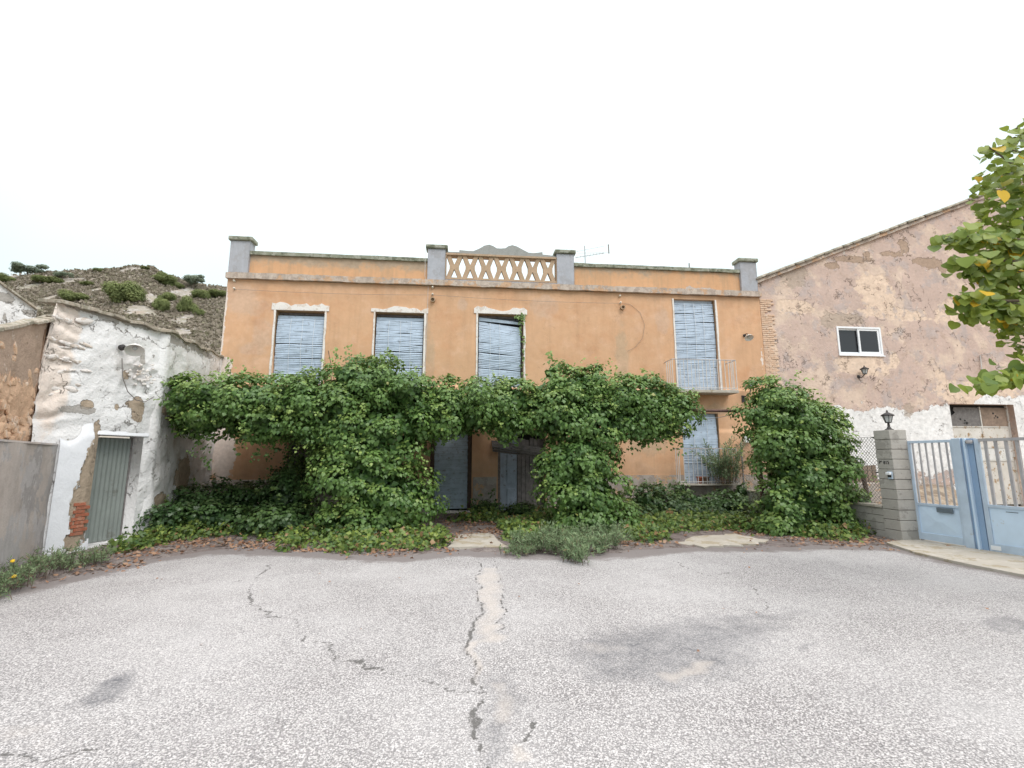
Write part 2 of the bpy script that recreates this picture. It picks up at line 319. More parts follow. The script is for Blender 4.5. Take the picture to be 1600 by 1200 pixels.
# asphalt: pale worn aggregate; attributes: crack, stain (dark patch), sand (beige), soil (earth at the edge)
t = NT('asphalt_worn'); cell = t.nd('ShaderNodeTexVoronoi', {'Vector': t.pos, 'Scale': 75.0}); cell2 = t.nd('ShaderNodeTexVoronoi', {'Vector': t.pos, 'Scale': 170.0})
g1 = t.nd('ShaderNodeSeparateColor', {0: cell.outputs['Color']}).outputs[0]; g2 = t.nd('ShaderNodeSeparateColor', {0: cell2.outputs['Color']}).outputs[1]
c = t.mix(t.rng(g1, .0, 1), (.385, .362, .358), (.635, .605, .60)); c = t.mix(t.rng(g2, .70, .84), c, (.15, .145, .15))
c = t.mix(t.rng(cell.outputs['Distance'], .42, .68, 0, .78), c, (.15, .14, .14))
c = t.mix(t.rng(t.noise(.55, 6, .6), .38, .66, 0, .35), c, (.58, .56, .56), 'MIX'); c = t.mix(t.rng(t.noise(1.7, 7, .65), .55, .72, 0, .35), c, (.30, .29, .29))
sn = t.noise(5, 7, .65)
st = t.math('ADD', t.attr('stain'), t.math('MULTIPLY', t.math('SUBTRACT', sn, .5), 1.2)); c = t.mix(t.math('MULTIPLY', t.rng(st, .25, 1.0, 0, .95), t.rng(t.math('ADD', g1, t.math('MULTIPLY', t.noise(40, 3), .8)), .45, 1.0, .25, 1)), c, (.12, .12, .13))
sa = t.math('ADD', t.attr('sand'), t.math('MULTIPLY', t.math('SUBTRACT', t.noise(3.5, 7, .65), .5), 1.1)); c = t.mix(t.rng(sa, .30, .95, 0, .6), c, (.53, .47, .425))
so = t.math('ADD', t.attr('soil'), t.math('MULTIPLY', t.math('SUBTRACT', t.noise(2.5, 8, .7), .5), 1.0)); c = t.mix(t.rng(so, .40, .62, 0, .9), c, (.20, .175, .17))
ck = t.math('ADD', t.attr('crack'), t.math('MULTIPLY', t.math('SUBTRACT', t.noise(38, 5, .75), .5), 1.7)); ckf = t.rng(ck, .5, .72)
c = t.mix(t.math('MULTIPLY', ckf, .85), c, (.10, .095, .09))
h = t.math('SUBTRACT', t.math('MULTIPLY', t.rng(cell.outputs['Distance'], .1, .7, 1, 0), .8), ckf)
M['asphalt'] = t.done(t.bsdf(c, .9, t.bump(h, .55, .006), .2))

# ================================================================== THE GROUND
def dist_poly(p, poly):
    d = np.full(len(p), 1e9)
    for a, b in zip(poly[:-1], poly[1:]):
        a = np.array(a[:2]); b = np.array(b[:2]); e = b - a; tt = np.clip(((p - a) @ e) / max(e @ e, 1e-9), 0, 1)
        d = np.minimum(d, np.linalg.norm(p - (a + tt[:, None] * e), axis=1))
    return d
def inside(p, poly):
    r = np.zeros(len(p), bool); n = len(poly)
    for i in range(n):
        x0, y0 = poly[i][:2]; x1, y1 = poly[(i + 1) % n][:2]
        c = ((y0 > p[:, 1]) != (y1 > p[:, 1])) & (p[:, 0] < (x1 - x0) * (p[:, 1] - y0) / ((y1 - y0) or 1e-9) + x0); r ^= c
    return r
def gpts(l): return [G(*q) for q in l]
MB().add([(-900, -300, -.06), (900, -300, -.06), (900, 1500, -.06), (-900, 1500, -.06)], [(0, 1, 2, 3)]).build('ground', M['earth'], kind='structure')
# road edge seen in the photograph, left to right
EDGE = [(-6.3, -12.0), (-5.6, 3.0)] + [tuple(G(*q)[:2]) for q in [(0, 935), (120, 908), (235, 880), (330, 866), (420, 868), (520, 874), (620, 878), (720, 868), (800, 872), (900, 876), (1000, 872), (1080, 862), (1200, 862), (1300, 858), (1400, 862), (1500, 886), (1600, 905)]] + [(8.4, 2.0), (9.0, -12.0)]
def edge_in(p):                                         # >0 outside the road
    d = dist_poly(p, EDGE); i = inside(p, EDGE); return np.where(i, -d, d)
ys = np.concatenate([np.linspace(-12, 2.2, 20), 2.2 + (np.linspace(0, 1, 270) ** 1.12) * 7.4]); xs = np.linspace(-10, 10, 620)
X, Y = np.meshgrid(xs, ys); pp = np.stack([X.ravel(), Y.ravel()], 1); p3 = np.c_[pp, np.zeros(len(pp))]
ed = edge_in(pp)
CRACKS = [[(430, 878), (395, 905), (388, 930), (402, 955), (440, 965), (492, 980), (476, 1003), (502, 1006), (530, 1030), (580, 1045), (610, 1054), (680, 1068), (742, 1080)],
    [(745, 878), (750, 930), (746, 985), (734, 1000), (742, 1045), (745, 1090), (751, 1130), (757, 1200)], [(772, 878), (784, 935), (788, 985)],
    [(0, 1180), (85, 1183), (165, 1172)], [(1050, 875), (1100, 900), (1140, 893)], [(1165, 915), (1198, 937), (1210, 960)], [(835, 1120), (830, 1150)], [(385, 905), (300, 925), (240, 950)]]
crack = np.zeros(len(pp)); wob = np.c_[fbm(p3, 4, 3, 5) - .5, fbm(p3, 4, 3, 9) - .5] * .22
for k, cpx in enumerate(CRACKS):
    w = [.009, .0105, .007, .008, .005, .005, .010, .004][k]
    d = dist_poly(pp + wob, gpts(cpx)); crack = np.maximum(crack, np.clip(1.15 - d / w * .35, 0, 1) * (.55 + .7 * fbm(p3, 1.5, 2, 12)))
stain = np.zeros(len(pp)); sand = np.zeros(len(pp))
def soft_poly(px, soft):
    poly = gpts(px); pq = pp + wob; d = dist_poly(pq, poly + [poly[0]]); return np.clip(.5 + np.where(inside(pq, poly), d, -d) / soft, 0, 1)
for px, s, k in [([(870, 1022), (905, 990), (1000, 975), (1110, 962), (1250, 955), (1215, 985), (1190, 1030), (1150, 1068), (1000, 1078), (900, 1058)], .55, .72),
        ([(95, 1105), (150, 1072), (205, 1048), (224, 1062), (205, 1090), (140, 1112)], .16, .75), ([(800, 1045), (745, 1052), (760, 1200), (800, 1200), (818, 1120)], .2, .6),
        ([(1510, 968), (1590, 962), (1640, 985), (1560, 990)], .2, .6), ([(1240, 1010), (1270, 1000), (1275, 1012), (1245, 1020)], .1, .6), ([(165, 1190), (215, 1180), (225, 1200)], .08, .7)]:
    stain = np.maximum(stain, soft_poly(px, s) * k)
for px, s, k in [([(748, 886), (776, 886), (789, 1002), (752, 1002)], .15, .8), ([(732, 1000), (752, 1000), (748, 1060), (742, 1070)], .05, .8), ([(1028, 1050), (1080, 1033), (1115, 1035), (1100, 1052), (1050, 1065)], .12, .8),
        ([(875, 1005), (940, 995), (990, 1020), (930, 1040), (880, 1035)], .3, .45), ([(805, 1150), (830, 1155), (838, 1185), (812, 1180)], .06, .8), ([(0, 1130), (110, 1130), (90, 1180), (0, 1175)], .3, .5), ([(755, 1060), (790, 1055), (805, 1130), (770, 1130)], .1, .6)]:
    sand = np.maximum(sand, soft_poly(px, s) * k)
soil = np.clip(.55 + ed / .75, 0, 1)
z = (fbm(p3, .35, 3, 2) - .5) * .05 + (fbm(p3, 2.5, 3, 4) - .5) * .012 - np.clip(crack - .55, 0, 1) * .012 - np.clip(ed, 0, 2) * .03
z *= np.clip((9.6 - pp[:, 1]) / 2, 0, 1) * .8 + .2
nx, ny = len(xs), len(ys); I = np.arange(nx * ny).reshape(ny, nx)
F = np.stack([I[:-1, :-1].ravel(), I[:-1, 1:].ravel(), I[1:, 1:].ravel(), I[1:, :-1].ravel()], 1)
big('road', np.c_[pp, z], F, M['asphalt'], attrs=dict(crack=crack, stain=stain, sand=sand, soil=soil), smooth=True, kind='structure')
# earth verge between road and house (sinks under the road's edge)
def verge_z(p):
    p = np.atleast_2d(p); e = edge_in(p[:, :2]); q = np.c_[p[:, :2], np.zeros(len(p))]
    return -.055 + np.clip(e / .5, -1, 1) * .05 + np.clip(e, 0, 5) * .006 + (fbm(q, 2.2, 4, 21) - .5) * .07 * np.clip(e + .3, 0, 1)
xs2 = np.linspace(-13, 9.6, 300); ys2 = np.linspace(3.0, 14.6, 170); X, Y = np.meshgrid(xs2, ys2); pv = np.stack([X.ravel(), Y.ravel()], 1)
nx, ny = len(xs2), len(ys2); I = np.arange(nx * ny).reshape(ny, nx)
F = np.stack([I[:-1, :-1].ravel(), I[:-1, 1:].ravel(), I[1:, 1:].ravel(), I[1:, :-1].ravel()], 1)
vz = verge_z(pv); cx_ = (pv[F].mean(1)); keep = (edge_in(cx_) > -.35); big('verge', np.c_[pv, vz], F[keep], M['soil'], smooth=True, kind='structure')
# yard behind the gate with a heap of earth along the barn wall
xs2 = np.linspace(8.9, 30, 110); ys2 = np.linspace(-6, 14.34, 110); X, Y = np.meshgrid(xs2, ys2); pv = np.stack([X.ravel(), Y.ravel()], 1); q = np.c_[pv, np.zeros(len(pv))]
hz = np.exp(-((14.3 - pv[:, 1]) / 1.1) ** 2) * (.45 + .5 * fbm(q, .9, 3, 33)) * np.clip((16.2 - pv[:, 0]) / .8, 0, 1) * np.clip((pv[:, 0] - 9.6) / 1.5, 0, 1) + (fbm(q, 1.5, 4, 30) - .5) * .08
nx, ny = len(xs2), len(ys2); I = np.arange(nx * ny).reshape(ny, nx)
F = np.stack([I[:-1, :-1].ravel(), I[:-1, 1:].ravel(), I[1:, 1:].ravel(), I[1:, :-1].ravel()], 1)
big('yard', np.c_[pv, hz], F, M['earth'], smooth=True, kind='structure')
# concrete: gate apron, doorstep slab, broken slab by the right ivy
def slab(name, px, z0, z1, mat, wobble=.03):
    poly = gpts(px); out = []
    for a, b in zip(poly, poly[1:] + poly[:1]):
        for k in range(5): out.append(tuple((a + (b - a) * k / 5)[:2] + RS.uniform(-wobble, wobble, 2)))
    n = len(out); v = [(x, y, z1) for x, y in out] + [(x, y, z0) for x, y in out]
    return MB().add(v, [tuple(range(n))] + [(i, (i + 1) % n, (i + 1) % n + n, i + n) for i in range(n)]).build(name, mat, kind='structure')
slab('gate_apron', [(1385, 850), (1440, 842), (1500, 850), (1700, 878), (1800, 960), (1600, 902), (1500, 882), (1430, 866)], -.05, .035, M['concrete'], .012)
slab('path', [(700, 857), (713, 838), (765, 834), (792, 857)], -.05, .028, M['concrete'], .04)
slab('pavement', [(1062, 850), (1085, 838), (1150, 836), (1200, 846), (1165, 853), (1100, 856)], -.05, .018, M['concrete'], .09)

# ================================================================== THE OCHRE HOUSE
YF = 14.3
def blobs(u, z, lst):                                  # soft ellipses -> 0..1, edge at .5
    r = np.zeros(len(u))
    for cu, cz, ru, rz in lst: r = np.maximum(r, np.clip(1.5 - np.hypot((u - cu) / ru, (z - cz) / rz), 0, 1))
    return r
def grid_lines(lo, hi, step, extra):
    ex = sorted([lo, hi] + [q for q in extra if lo < q < hi]); out = []
    for a, b in zip(ex[:-1], ex[1:]):
        n = max(1, int(math.ceil((b - a) / step))); out += list(a + (b - a) * np.arange(n) / n)
    return np.array(out + [hi])
def wall(name, A, B, z0, z1, holes, mat, parent, step=.12, disp=None, masks=None, reveal=.3, top=None, smooth=True, thick=None):
    """upright wall from plan point A to B, facing the right-hand side of A->B turned; top(u) adds a gable above z1"""
    A = np.array(A, float); B = np.array(B, float); L = np.linalg.norm(B - A); e = (B - A) / L; n = np.array([e[1], -e[0]])
    us = grid_lines(0, L, step, [h for q in holes for h in q[:2]]); zs = grid_lines(z0, z1, step, [h for q in holes for h in q[2:4]])
    U, Z = np.meshgrid(us, zs); U0, Z0 = U, Z
    if top is not None:
        vs = np.linspace(0, 1, max(3, int((max(top(u) for u in us) - z1) / step) + 1))[1:]; T = np.array([top(u) for u in us])
        U = np.vstack([U, np.tile(us, (len(vs), 1))]); Z = np.vstack([Z, z1 + vs[:, None] * (T[None, :] - z1)])
    nu, nz = len(us), U.shape[0]; u = U.ravel(); zz = Z.ravel(); I = np.arange(nu * nz).reshape(nz, nu)
    F = np.stack([I[:-1, :-1].ravel(), I[:-1, 1:].ravel(), I[1:, 1:].ravel(), I[1:, :-1].ravel()], 1)
    cu = u[F].mean(1); cz = zz[F].mean(1); keep = np.ones(len(F), bool)
    for h in holes: keep &= ~((cu > h[0]) & (cu < h[1]) & (cz > h[2]) & (cz < h[3]))
    F = F[keep]; d = disp(u, zz) if disp else np.zeros(len(u))
    for h in holes:
        near = np.maximum(np.maximum(h[0] - u, u - h[1]), np.maximum(h[2] - zz, zz - h[3])); d = d * np.clip(near / .12, 0, 1)
    v = np.c_[A[0] + e[0] * u + n[0] * d, A[1] + e[1] * u + n[1] * d, zz]; ex = []; ef = []
    for h in holes:
        b = len(v) + len(ex)
        for (hu, hz) in ((h[0], h[2]), (h[1], h[2]), (h[1], h[3]), (h[0], h[3])):
            for dd in (0, -(h[4] if len(h) > 4 else reveal)): ex.append((A[0] + e[0] * hu + n[0] * dd, A[1] + e[1] * hu + n[1] * dd, hz))
        for k in range(4): a = b + 2 * k; c = b + 2 * ((k + 1) % 4); ef.append((a, c, c + 1, a + 1))
    at = {k: f(u, zz) for k, f in (masks or {}).items()}
    if ex:
        v = np.vstack([v, ex]); F = np.vstack([F, ef]); at = {k: np.r_[q, np.zeros(len(ex))] for k, q in at.items()}
    return big(name, v, F, mat, parent, at, smooth=False)
HX0, HX1 = -7.18, 9.80
house = thing('house', 'two-storey ochre house with blinds drawn, grey parapet piers and overgrown ground floor', 'house', (1.3, YF + 4, 0))
OPEN = {'w1': (-5.71, -4.29, 3.75, 6.0), 'w2': (-2.79, -1.31, 3.75, 6.03), 'w3': (.36, 1.79, 3.75, 6.08), 'w4': (6.78, 8.20, 3.72, 6.78),
        'dA': (-1.02, .22, 0.0, 2.45), 'dB': (1.0, 2.45, 0.0, 2.45), 'lw': (6.84, 8.05, .80, 3.0), 'll': (-5.15, -4.15, .9, 2.7)}
hol = [(a - HX0, b - HX0, c, d, .32) for a, b, c, d in OPEN.values()]
def pb(px, py, rx, ry, off=HX0, Y=YF):                  # photo blob on a facade -> (u, z, ru, rz)
    a = P(px, py, Y); return (a[0] - off, a[2], abs(P(px + rx, py, Y)[0] - a[0]), abs(P(px, py + ry, Y)[2] - a[2]))
m1 = [pb(*q) for q in [(375, 465, 30, 25), (395, 480, 30, 14), (395, 545, 22, 10), (410, 520, 16, 25), (722, 475, 8, 10), (850, 480, 22, 18), (1035, 500, 10, 20)]]
m2 = [pb(*q) for q in [(672, 570, 7, 45), (972, 560, 9, 50), (668, 520, 4, 30), (505, 560, 4, 20), (1010, 690, 30, 20), (1120, 640, 20, 8), (965, 640, 14, 30)]]
m3 = [pb(*q) for q in [(346, 580, 16, 24), (352, 700, 17, 60), (330, 690, 18, 60), (360, 660, 12, 20), (1192, 560, 2, 30), (349, 500, 2, 60)]]
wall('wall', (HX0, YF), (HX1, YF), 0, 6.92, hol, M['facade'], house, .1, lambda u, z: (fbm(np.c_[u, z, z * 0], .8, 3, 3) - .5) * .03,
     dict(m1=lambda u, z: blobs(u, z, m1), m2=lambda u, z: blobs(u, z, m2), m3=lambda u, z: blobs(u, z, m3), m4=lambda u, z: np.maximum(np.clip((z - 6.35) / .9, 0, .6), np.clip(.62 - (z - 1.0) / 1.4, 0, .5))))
for q in ((HX0, HX0 + .3, YF + .01, YF + 9), (HX1 - .3, HX1, YF + .01, YF + 9), (HX0 + .3, HX1 - .3, YF + 8.7, YF + 9)): MB().box(*q, 0, 7.6).build('side_wall', M['facade'], house)
MB().box(HX0 + .3, HX1 - .3, YF + .33, YF + 8.7, 6.7, 6.9).build('roof', M['concrete'], house)
MB().box(HX0 + .3, HX1 - .3, YF + .34, YF + .5, 0.02, 6.69).build('dark_backing', M['dark'], house)  # near-black sheet behind the openings; the room's darkness is its colour
# plinth strips, broken by the doors
for x0, x1, mk, zt in [(-7.18, -1.06, 'plinth_white', .98), (.26, .96, 'plinth_grey', 1.04), (2.49, 9.80, 'plinth_grey', 1.07)]:
    n = max(2, int((x1 - x0) / .35)); xs = np.linspace(x0, x1, n); poly = [(x0, .0)] + [(x1, .0)] + [(x, zt + RS.uniform(-.015, .015)) for x in xs[::-1]]
    b = MB()
    if mk == 'plinth_grey' and x1 > 9:                  # stops below the low window
        poly = [(x0, 0), (x1, 0), (x1, zt), (8.10, zt), (8.10, .78), (6.80, .78), (6.80, zt), (x0, zt)]
    if mk == 'plinth_white': poly = [(x0, 0), (x1, 0), (x1, zt), (-4.10, zt), (-4.10, .88), (-5.20, .88), (-5.20, zt), (x0, zt)]
    b.prism(poly, YF - .022, YF + .05).build('plinth', M[mk], house)
# cornice, parapet, piers
def strip(x0, x1, y0, y1, z0, z1, amp, step=.25, seed=0):
    n = max(2, int((x1 - x0) / step)); xs = np.linspace(x0, x1, n + 1); r = np.random.RandomState(seed); v = []; f = []
    for x in xs:
        a, c, d = r.uniform(-amp, amp, 3); v += [(x, y0 + a * .6, z0 + c), (x, y0 + a * .6, z1 + d), (x, y1, z1 + d), (x, y1, z0 + c)]
    for i in range(n):
        for k in range(4): f.append((4 * i + k, 4 * i + (k + 1) % 4, 4 * i + 4 + (k + 1) % 4, 4 * i + 4 + k))
    f += [(0, 1, 2, 3), (4 * n + 3, 4 * n + 2, 4 * n + 1, 4 * n)]
    return MB().add(v, f)
strip(HX0 - .03, HX1 + .03, YF - .10, YF + .3, 6.925, 7.11, .011, .22, 1).build('cornice', M['cornice'], house)
PIERS = [(357.5, 391, 371), (666.5, 697, 384), (867.5, 897, 392), (1152, 1180, 405)]
pe = []
for a, c, tp in PIERS:
    x0 = P(a + 2, 410, YF)[0]; x1 = P(c - 1, 410, YF)[0]; zt = P((a + c) / 2, tp, YF)[2]; pe.append((x0, x1, zt))
    p = strip(x0, x1, YF - .06, YF + .26, 7.112, zt - .13, .004, .3, int(a)).build('pier', M['pier'], house, bevel=.012)
    MB().box(x0 - .07, x1 + .07, YF - .12, YF + .31, zt - .128, zt).build('pier_cap', M['cap'], p, bevel=.03)
def par(x0, x1, ztop, m1b, m2b):
    wl = wall('parapet', (x0, YF + .02), (x1, YF + .02), 7.112, ztop - .115, [], M['parapet'], house, .1, None, dict(m1=lambda u, z: np.clip((z - 7.2) / .55, 0, 1) * .95 * m1b, m2=lambda u, z: blobs(u, z, m2b)))
    strip(x0, x1, YF - .05, YF + .4, ztop - .113, ztop, .008, .3, int(x0 * 7) % 99).build('coping', M['cap'], house)
    MB().box(x0, x1, YF + .05, YF + .36, 7.112, ztop - .114).build('parapet_core', M['pier'], house)
zl = P(520, 399)[2]; zr = P(1030, 418)[2]
par(pe[0][1] + .002, pe[1][0] - .002, P(520, 398)[2], 1.0, [(2, 7.1, .1, .05)])
par(pe[2][1] + .002, pe[3][0] - .002, P(1030, 417)[2], .62, [pb(1100, 455, 22, 6, pe[2][1]), pb(1075, 455, 6, 8, pe[2][1]), pb(1145, 458, 5, 4, pe[2][1])])
# lattice panel between the middle piers, with the double-hump crest
lx0, lx1 = pe[1][1] + .002, pe[2][0] - .002
lz0 = P(780, 437, YF)[2]; lz1 = P(780, 402, YF)[2]
MB().box(lx0, lx1, YF - .04, YF + .3, 7.112, lz0 - .06).build('lattice_base', M['pier'], house)
lat = MB().box(lx0, lx1, YF - .05, YF + .25, lz0 - .058, lz0).box(lx0, lx1, YF - .05, YF + .25, lz1, lz1 + .06).box(lx0, lx0 + .03, YF - .04, YF + .2, lz0, lz1).box(lx1 - .03, lx1, YF - .04, YF + .2, lz0, lz1).build('lattice_panel', M['lattice'], house)
nlat = 7; ux = (lx1 - lx0 - .06) / nlat; hh = (lz1 - lz0) / 2; wv = ux / 2; tk = .13; c1, c2 = .075, .15
xp = [(-wv, hh), (-wv + tk, hh), (0, c1), (wv - tk, hh), (wv, hh), (wv, hh - .02), (c2, .075), (c2, -.075), (wv, -hh + .02), (wv, -hh), (wv - tk, -hh), (0, -c1), (-wv + tk, -hh), (-wv, -hh), (-wv, -hh + .02), (-c2, -.075), (-c2, .075), (-wv, hh - .02)]
lm = MB().prism(xp, 0, .13).mesh('lattice_block', M['lattice'])
for k in range(nlat): inst('lattice_block', lm, Matrix.Translation((lx0 + .03 + ux * (k + .5), YF + .0, (lz0 + lz1) / 2 + RS.uniform(-.004, .004))), lat)
cp = [(700, 399), (700, 393.6), (717.5, 394), (717.8, 391), (730, 392.2), (739.7, 392.6), (749, 388.7), (757, 384), (764.7, 382.5), (771, 385), (776, 388.2), (783, 388.6), (790, 388), (794, 385), (800.6, 383.3), (808, 385.6), (816, 390), (825.6, 395), (835, 395.8), (847.5, 394.2), (847.8, 398), (866, 400), (866, 404)]
prof = [(P(a, c)[0], max(P(a, c)[2], lz1 + .07)) for a, c in cp[1:-1]]; prof = [(lx0, lz1 + .0605)] + [(min(max(x, lx0), lx1), zz) for x, zz in prof] + [(lx1, lz1 + .0605)]
MB().prism(prof, YF - .02, YF + .16).build('crest', M['crest'], house)
# windows, blinds and surrounds
def blind(x0, x1, z0, z1, y, mat, parent, pitch=.05, tilt=0, wave=.012, seed=0, bulge=.05, ragged=0, gaps=()):
    r = np.random.RandomState(seed); n = int((z1 - z0) / pitch); ns = 12; v = []; f = []; ph = r.uniform(0, 6, 3)
    ups = np.linspace(0, 1, ns + 1)
    off = 0
    for i in range(n):
        t_ = i / n; zc = z1 - (i + .5) * pitch - off
        if i in gaps: off += pitch * .45
        a0 = r.normal(0, wave * .55); a1 = r.normal(0, wave * .5); th = r.uniform(-.3, .5); dx = r.uniform(-.006, .006); th2 = pitch * .60
        for s_ in ups:
            x = x0 + (x1 - x0) * s_ + dx; zz = zc - tilt * s_ * (1 - t_ * .75) + a0 * math.sin(s_ * 5 + ph[0] + i * .31) + a1 * math.sin(s_ * 9 + i * .77)
            yy = y - bulge * math.sin(min(1, t_ * 1.4) * math.pi) * (.6 + .4 * math.sin(s_ * 3)) + .004 * math.sin(s_ * 11 + i)
            v += [(x, yy - .006 + th * .01, zz - th2 * .82), (x, yy + .004 - th * .01, zz + th2 * .82), (x, yy + .012 - th * .01, zz + th2 * .82)]
        b0 = i * (ns + 1) * 3
        for k in range(ns):
            q = b0 + 3 * k; f += [(q, q + 3, q + 4, q + 1), (q + 1, q + 4, q + 5, q + 2)]
    o = MB().add(v, f).build('blind', mat, parent, kind=None)
    return o
def cords(x0, x1, z0, z1, y, parent, fr=(.28, .52, .76), tilt=0):
    b = MB()
    for q in fr:
        x = x0 + (x1 - x0) * q; pts = [(x + .008 * math.sin(k * 1.3 + q * 9), y - .03 - .055 * math.sin(min(1, k / 10 * 1.4) * math.pi), z1 - tilt * q + (z0 - z1 + tilt * q) * k / 10) for k in range(11)]
        b.tube(pts, .0055, 4)
    b.build('cord', M['cord'], parent)
def frame(x0, x1, z0, z1, y0, y1, w, mat, parent, name='frame', bottom=True):
    b = MB().box(x0, x0 + w, y0, y1, z0, z1).box(x1 - w, x1, y0, y1, z0, z1).box(x0 + w, x1 - w, y0, y1, z1 - w, z1)
    if bottom: b.box(x0 + w, x1 - w, y0, y1, z0, z0 + w)
    return b.build(name, mat, parent)
for key, tl, fr, seed in [('w1', 0, (.30, .55, .80), 1), ('w2', 0, (.27, .52, .74), 2), ('w3', .20, (.27, .50), 3), ('w4', 0, (.26, .50, .72), 4), ('lw', 0, (.3, .7), 5)]:
    x0, x1, z0, z1 = OPEN[key]; o = frame(x0 + .01, x1 - .01, z0 + .005, z1 - .005, YF + .24, YF + .315, .07, M['wood_grey'], house, 'window')
    MB().box(x0 + .081, x1 - .081, YF + .27, YF + .29, z0 + .08, z1 - .08).build('pane', M['glass'], o)
    drop = .16 if key in ('w1', 'w2', 'w3') else .03
    bx = MB(); pitch = .052
    bx.box(x0 + .02, x1 - .03, YF + .13, YF + .19, z1 - drop - .06, z1 - drop + .03) if not tl else bx.add([(x0 + .03, YF + .12, z1 - .20), (x1 - .06, YF + .12, z1 - .30), (x1 - .06, YF + .12, z1 - .22), (x0 + .03, YF + .12, z1 - .09), (x0 + .03, YF + .19, z1 - .20), (x1 - .06, YF + .19, z1 - .30), (x1 - .06, YF + .19, z1 - .22), (x0 + .03, YF + .19, z1 - .09)], [(0, 1, 2, 3), (7, 6, 5, 4), (0, 4, 5, 1), (3, 2, 6, 7)])
    bx.build('head_board', M['blind'], o)
    x1b = x1 - (.09 if tl else .03)
    blind(x0 + .03, x1b, z0 + .02, z1 - drop - .07, YF + .10, M['blind'], o, pitch, tl * .9, .010 if key != 'lw' else .003, seed, .06, gaps=(6, 11, 25) if key == 'w4' else ((14, 22, 31) if key == 'w1' else (18, 27)))
    cords(x0 + .03, x1b, z0 + .02, z1 - drop - .08, YF + .095, o, fr, tl * .8)
x0, x1, z0, z1 = OPEN['ll']; o = frame(x0 + .01, x1 - .01, z0 + .005, z1 - .005, YF + .2, YF + .27, .08, M['wood_dark'], house, 'window'); MB().box(x0 + .09, x1 - .09, YF + .22, YF + .24, z0 + .09, z1 - .09).build('pane', M['glass'], o)  # added window; dark frame and glass stand in for deep shade here
for key in ('w1', 'w2', 'w3', 'w4'):                    # pale uneven plaster round the openings
    x0, x1, z0, z1 = OPEN[key]; r = np.random.RandomState(len(key) + int(x0 * 10) % 17)
    if key != 'w4':
        n = 16; xs = np.linspace(x0 - .13, x1 + .12, n); topz = [z1 + .15 + r.uniform(-.03, .05) + .06 * math.sin(i * .6 + x0) for i in range(n)]
        if key == 'w1': topz[6:10] = [q + .07 for q in topz[6:10]]
        poly = [(x0 - .13, z1 + .001), (x1 + .12, z1 + .001)] + [(xs[i], topz[i]) for i in range(n - 1, -1, -1)]
        MB().prism(poly, YF - .026, YF + .01).build('lintel', M['white_lime'], house)
    for xa, xb in ((x0 - .055, x0 - .001), (x1 + .001, x1 + .06)):
        w = MB(); zs = np.linspace(z0, z1, 9); out = [(xa + (r.uniform(-.012, .012) if xa < x0 else 0), q) for q in zs] + [(xb + (r.uniform(-.012, .012) if xa > x0 else 0), q) for q in zs[::-1]]
        w.prism(out, YF - .024, YF + .01).build('window_trim', M['white_lime'], house)
# the two ground-floor doors
x0, x1, z0, z1 = OPEN['dA']
o = frame(x0 + .01, x1 - .01, .02, z1 - .005, YF + .10, YF + .3, .11, M['wood_dark'], house, 'door', bottom=False)
blind(x0 + .125, x1 - .125, .10, z1 - .14, YF + .16, M['door_blind'], o, .058, 0, .0025, 11, .02)
MB().box(x0 - .1, x1 + .1, YF - .32, YF + .3, -.02, .05).build('doorstep', M['white_lime'], house, bevel=.015)
x0, x1, z0, z1 = OPEN['dB']
o = frame(x0 + .01, x1 - .01, .02, z1 - .005, YF + .22, YF + .31, .08, M['wood_grey'], house, 'door', bottom=False)
lf = MB().box(x0 + .092, x0 + .60, YF + .24, YF + .28, .05, z1 - .1).build('door_leaf', M['wood_pale'], o)
MB().box(x0 + .17, x0 + .26, YF + .232, YF + .241, .78, 1.7).box(x0 + .30, x0 + .54, YF + .22, YF + .241, .82, 2.2).box(x0 + .30, x0 + .54, YF + .22, YF + .241, .2, .68).build('door_panel', M['wood_pale'], o, bevel=.008)
pm = MB().box(-.058, .058, -.015, .015, -1.05, 1.05).mesh('plank', M['wood_grey'])
for k in range(6): inst('plank', pm, Matrix.Translation((x0 + .675 + k * .125, YF + .235 + RS.uniform(-.012, .012), 1.13 + RS.uniform(-.04, .04))) @ Matrix.Rotation(RS.uniform(-.012, .012), 4, 'Y'), o)
rb = MB()                                              # rolled-up slatted blind hanging askew over the old door
A_, B_ = P(768, 688, YF - .12), P(850, 700, YF - .12); A2, B2 = P(770, 706, YF - .12), P(850, 716, YF - .12)
for k in range(5):
    q0 = A_ + (A2 - A_) * k / 5; q1 = B_ + (B2 - B_) * k / 5; q0b = A_ + (A2 - A_) * (k + .85) / 5; q1b = B_ + (B2 - B_) * (k + .85) / 5
    y = YF - .12 - .05 * math.sin(k / 4 * math.pi); rb.add([(q0[0], y, q0[2]), (q1[0], y, q1[2]), (q1b[0], y - .012, q1b[2]), (q0b[0], y - .012, q0b[2]), (q0[0], YF - .02, q0[2]), (q1[0], YF - .02, q1[2]), (q1b[0], YF - .02, q1b[2]), (q0b[0], YF - .02, q0b[2])], [(0, 1, 2, 3), (7, 6, 5, 4), (0, 4, 5, 1), (3, 2, 6, 7), (0, 3, 7, 4), (1, 5, 6, 2)])
rb.build('rolled_blind', M['wood_grey'], house)
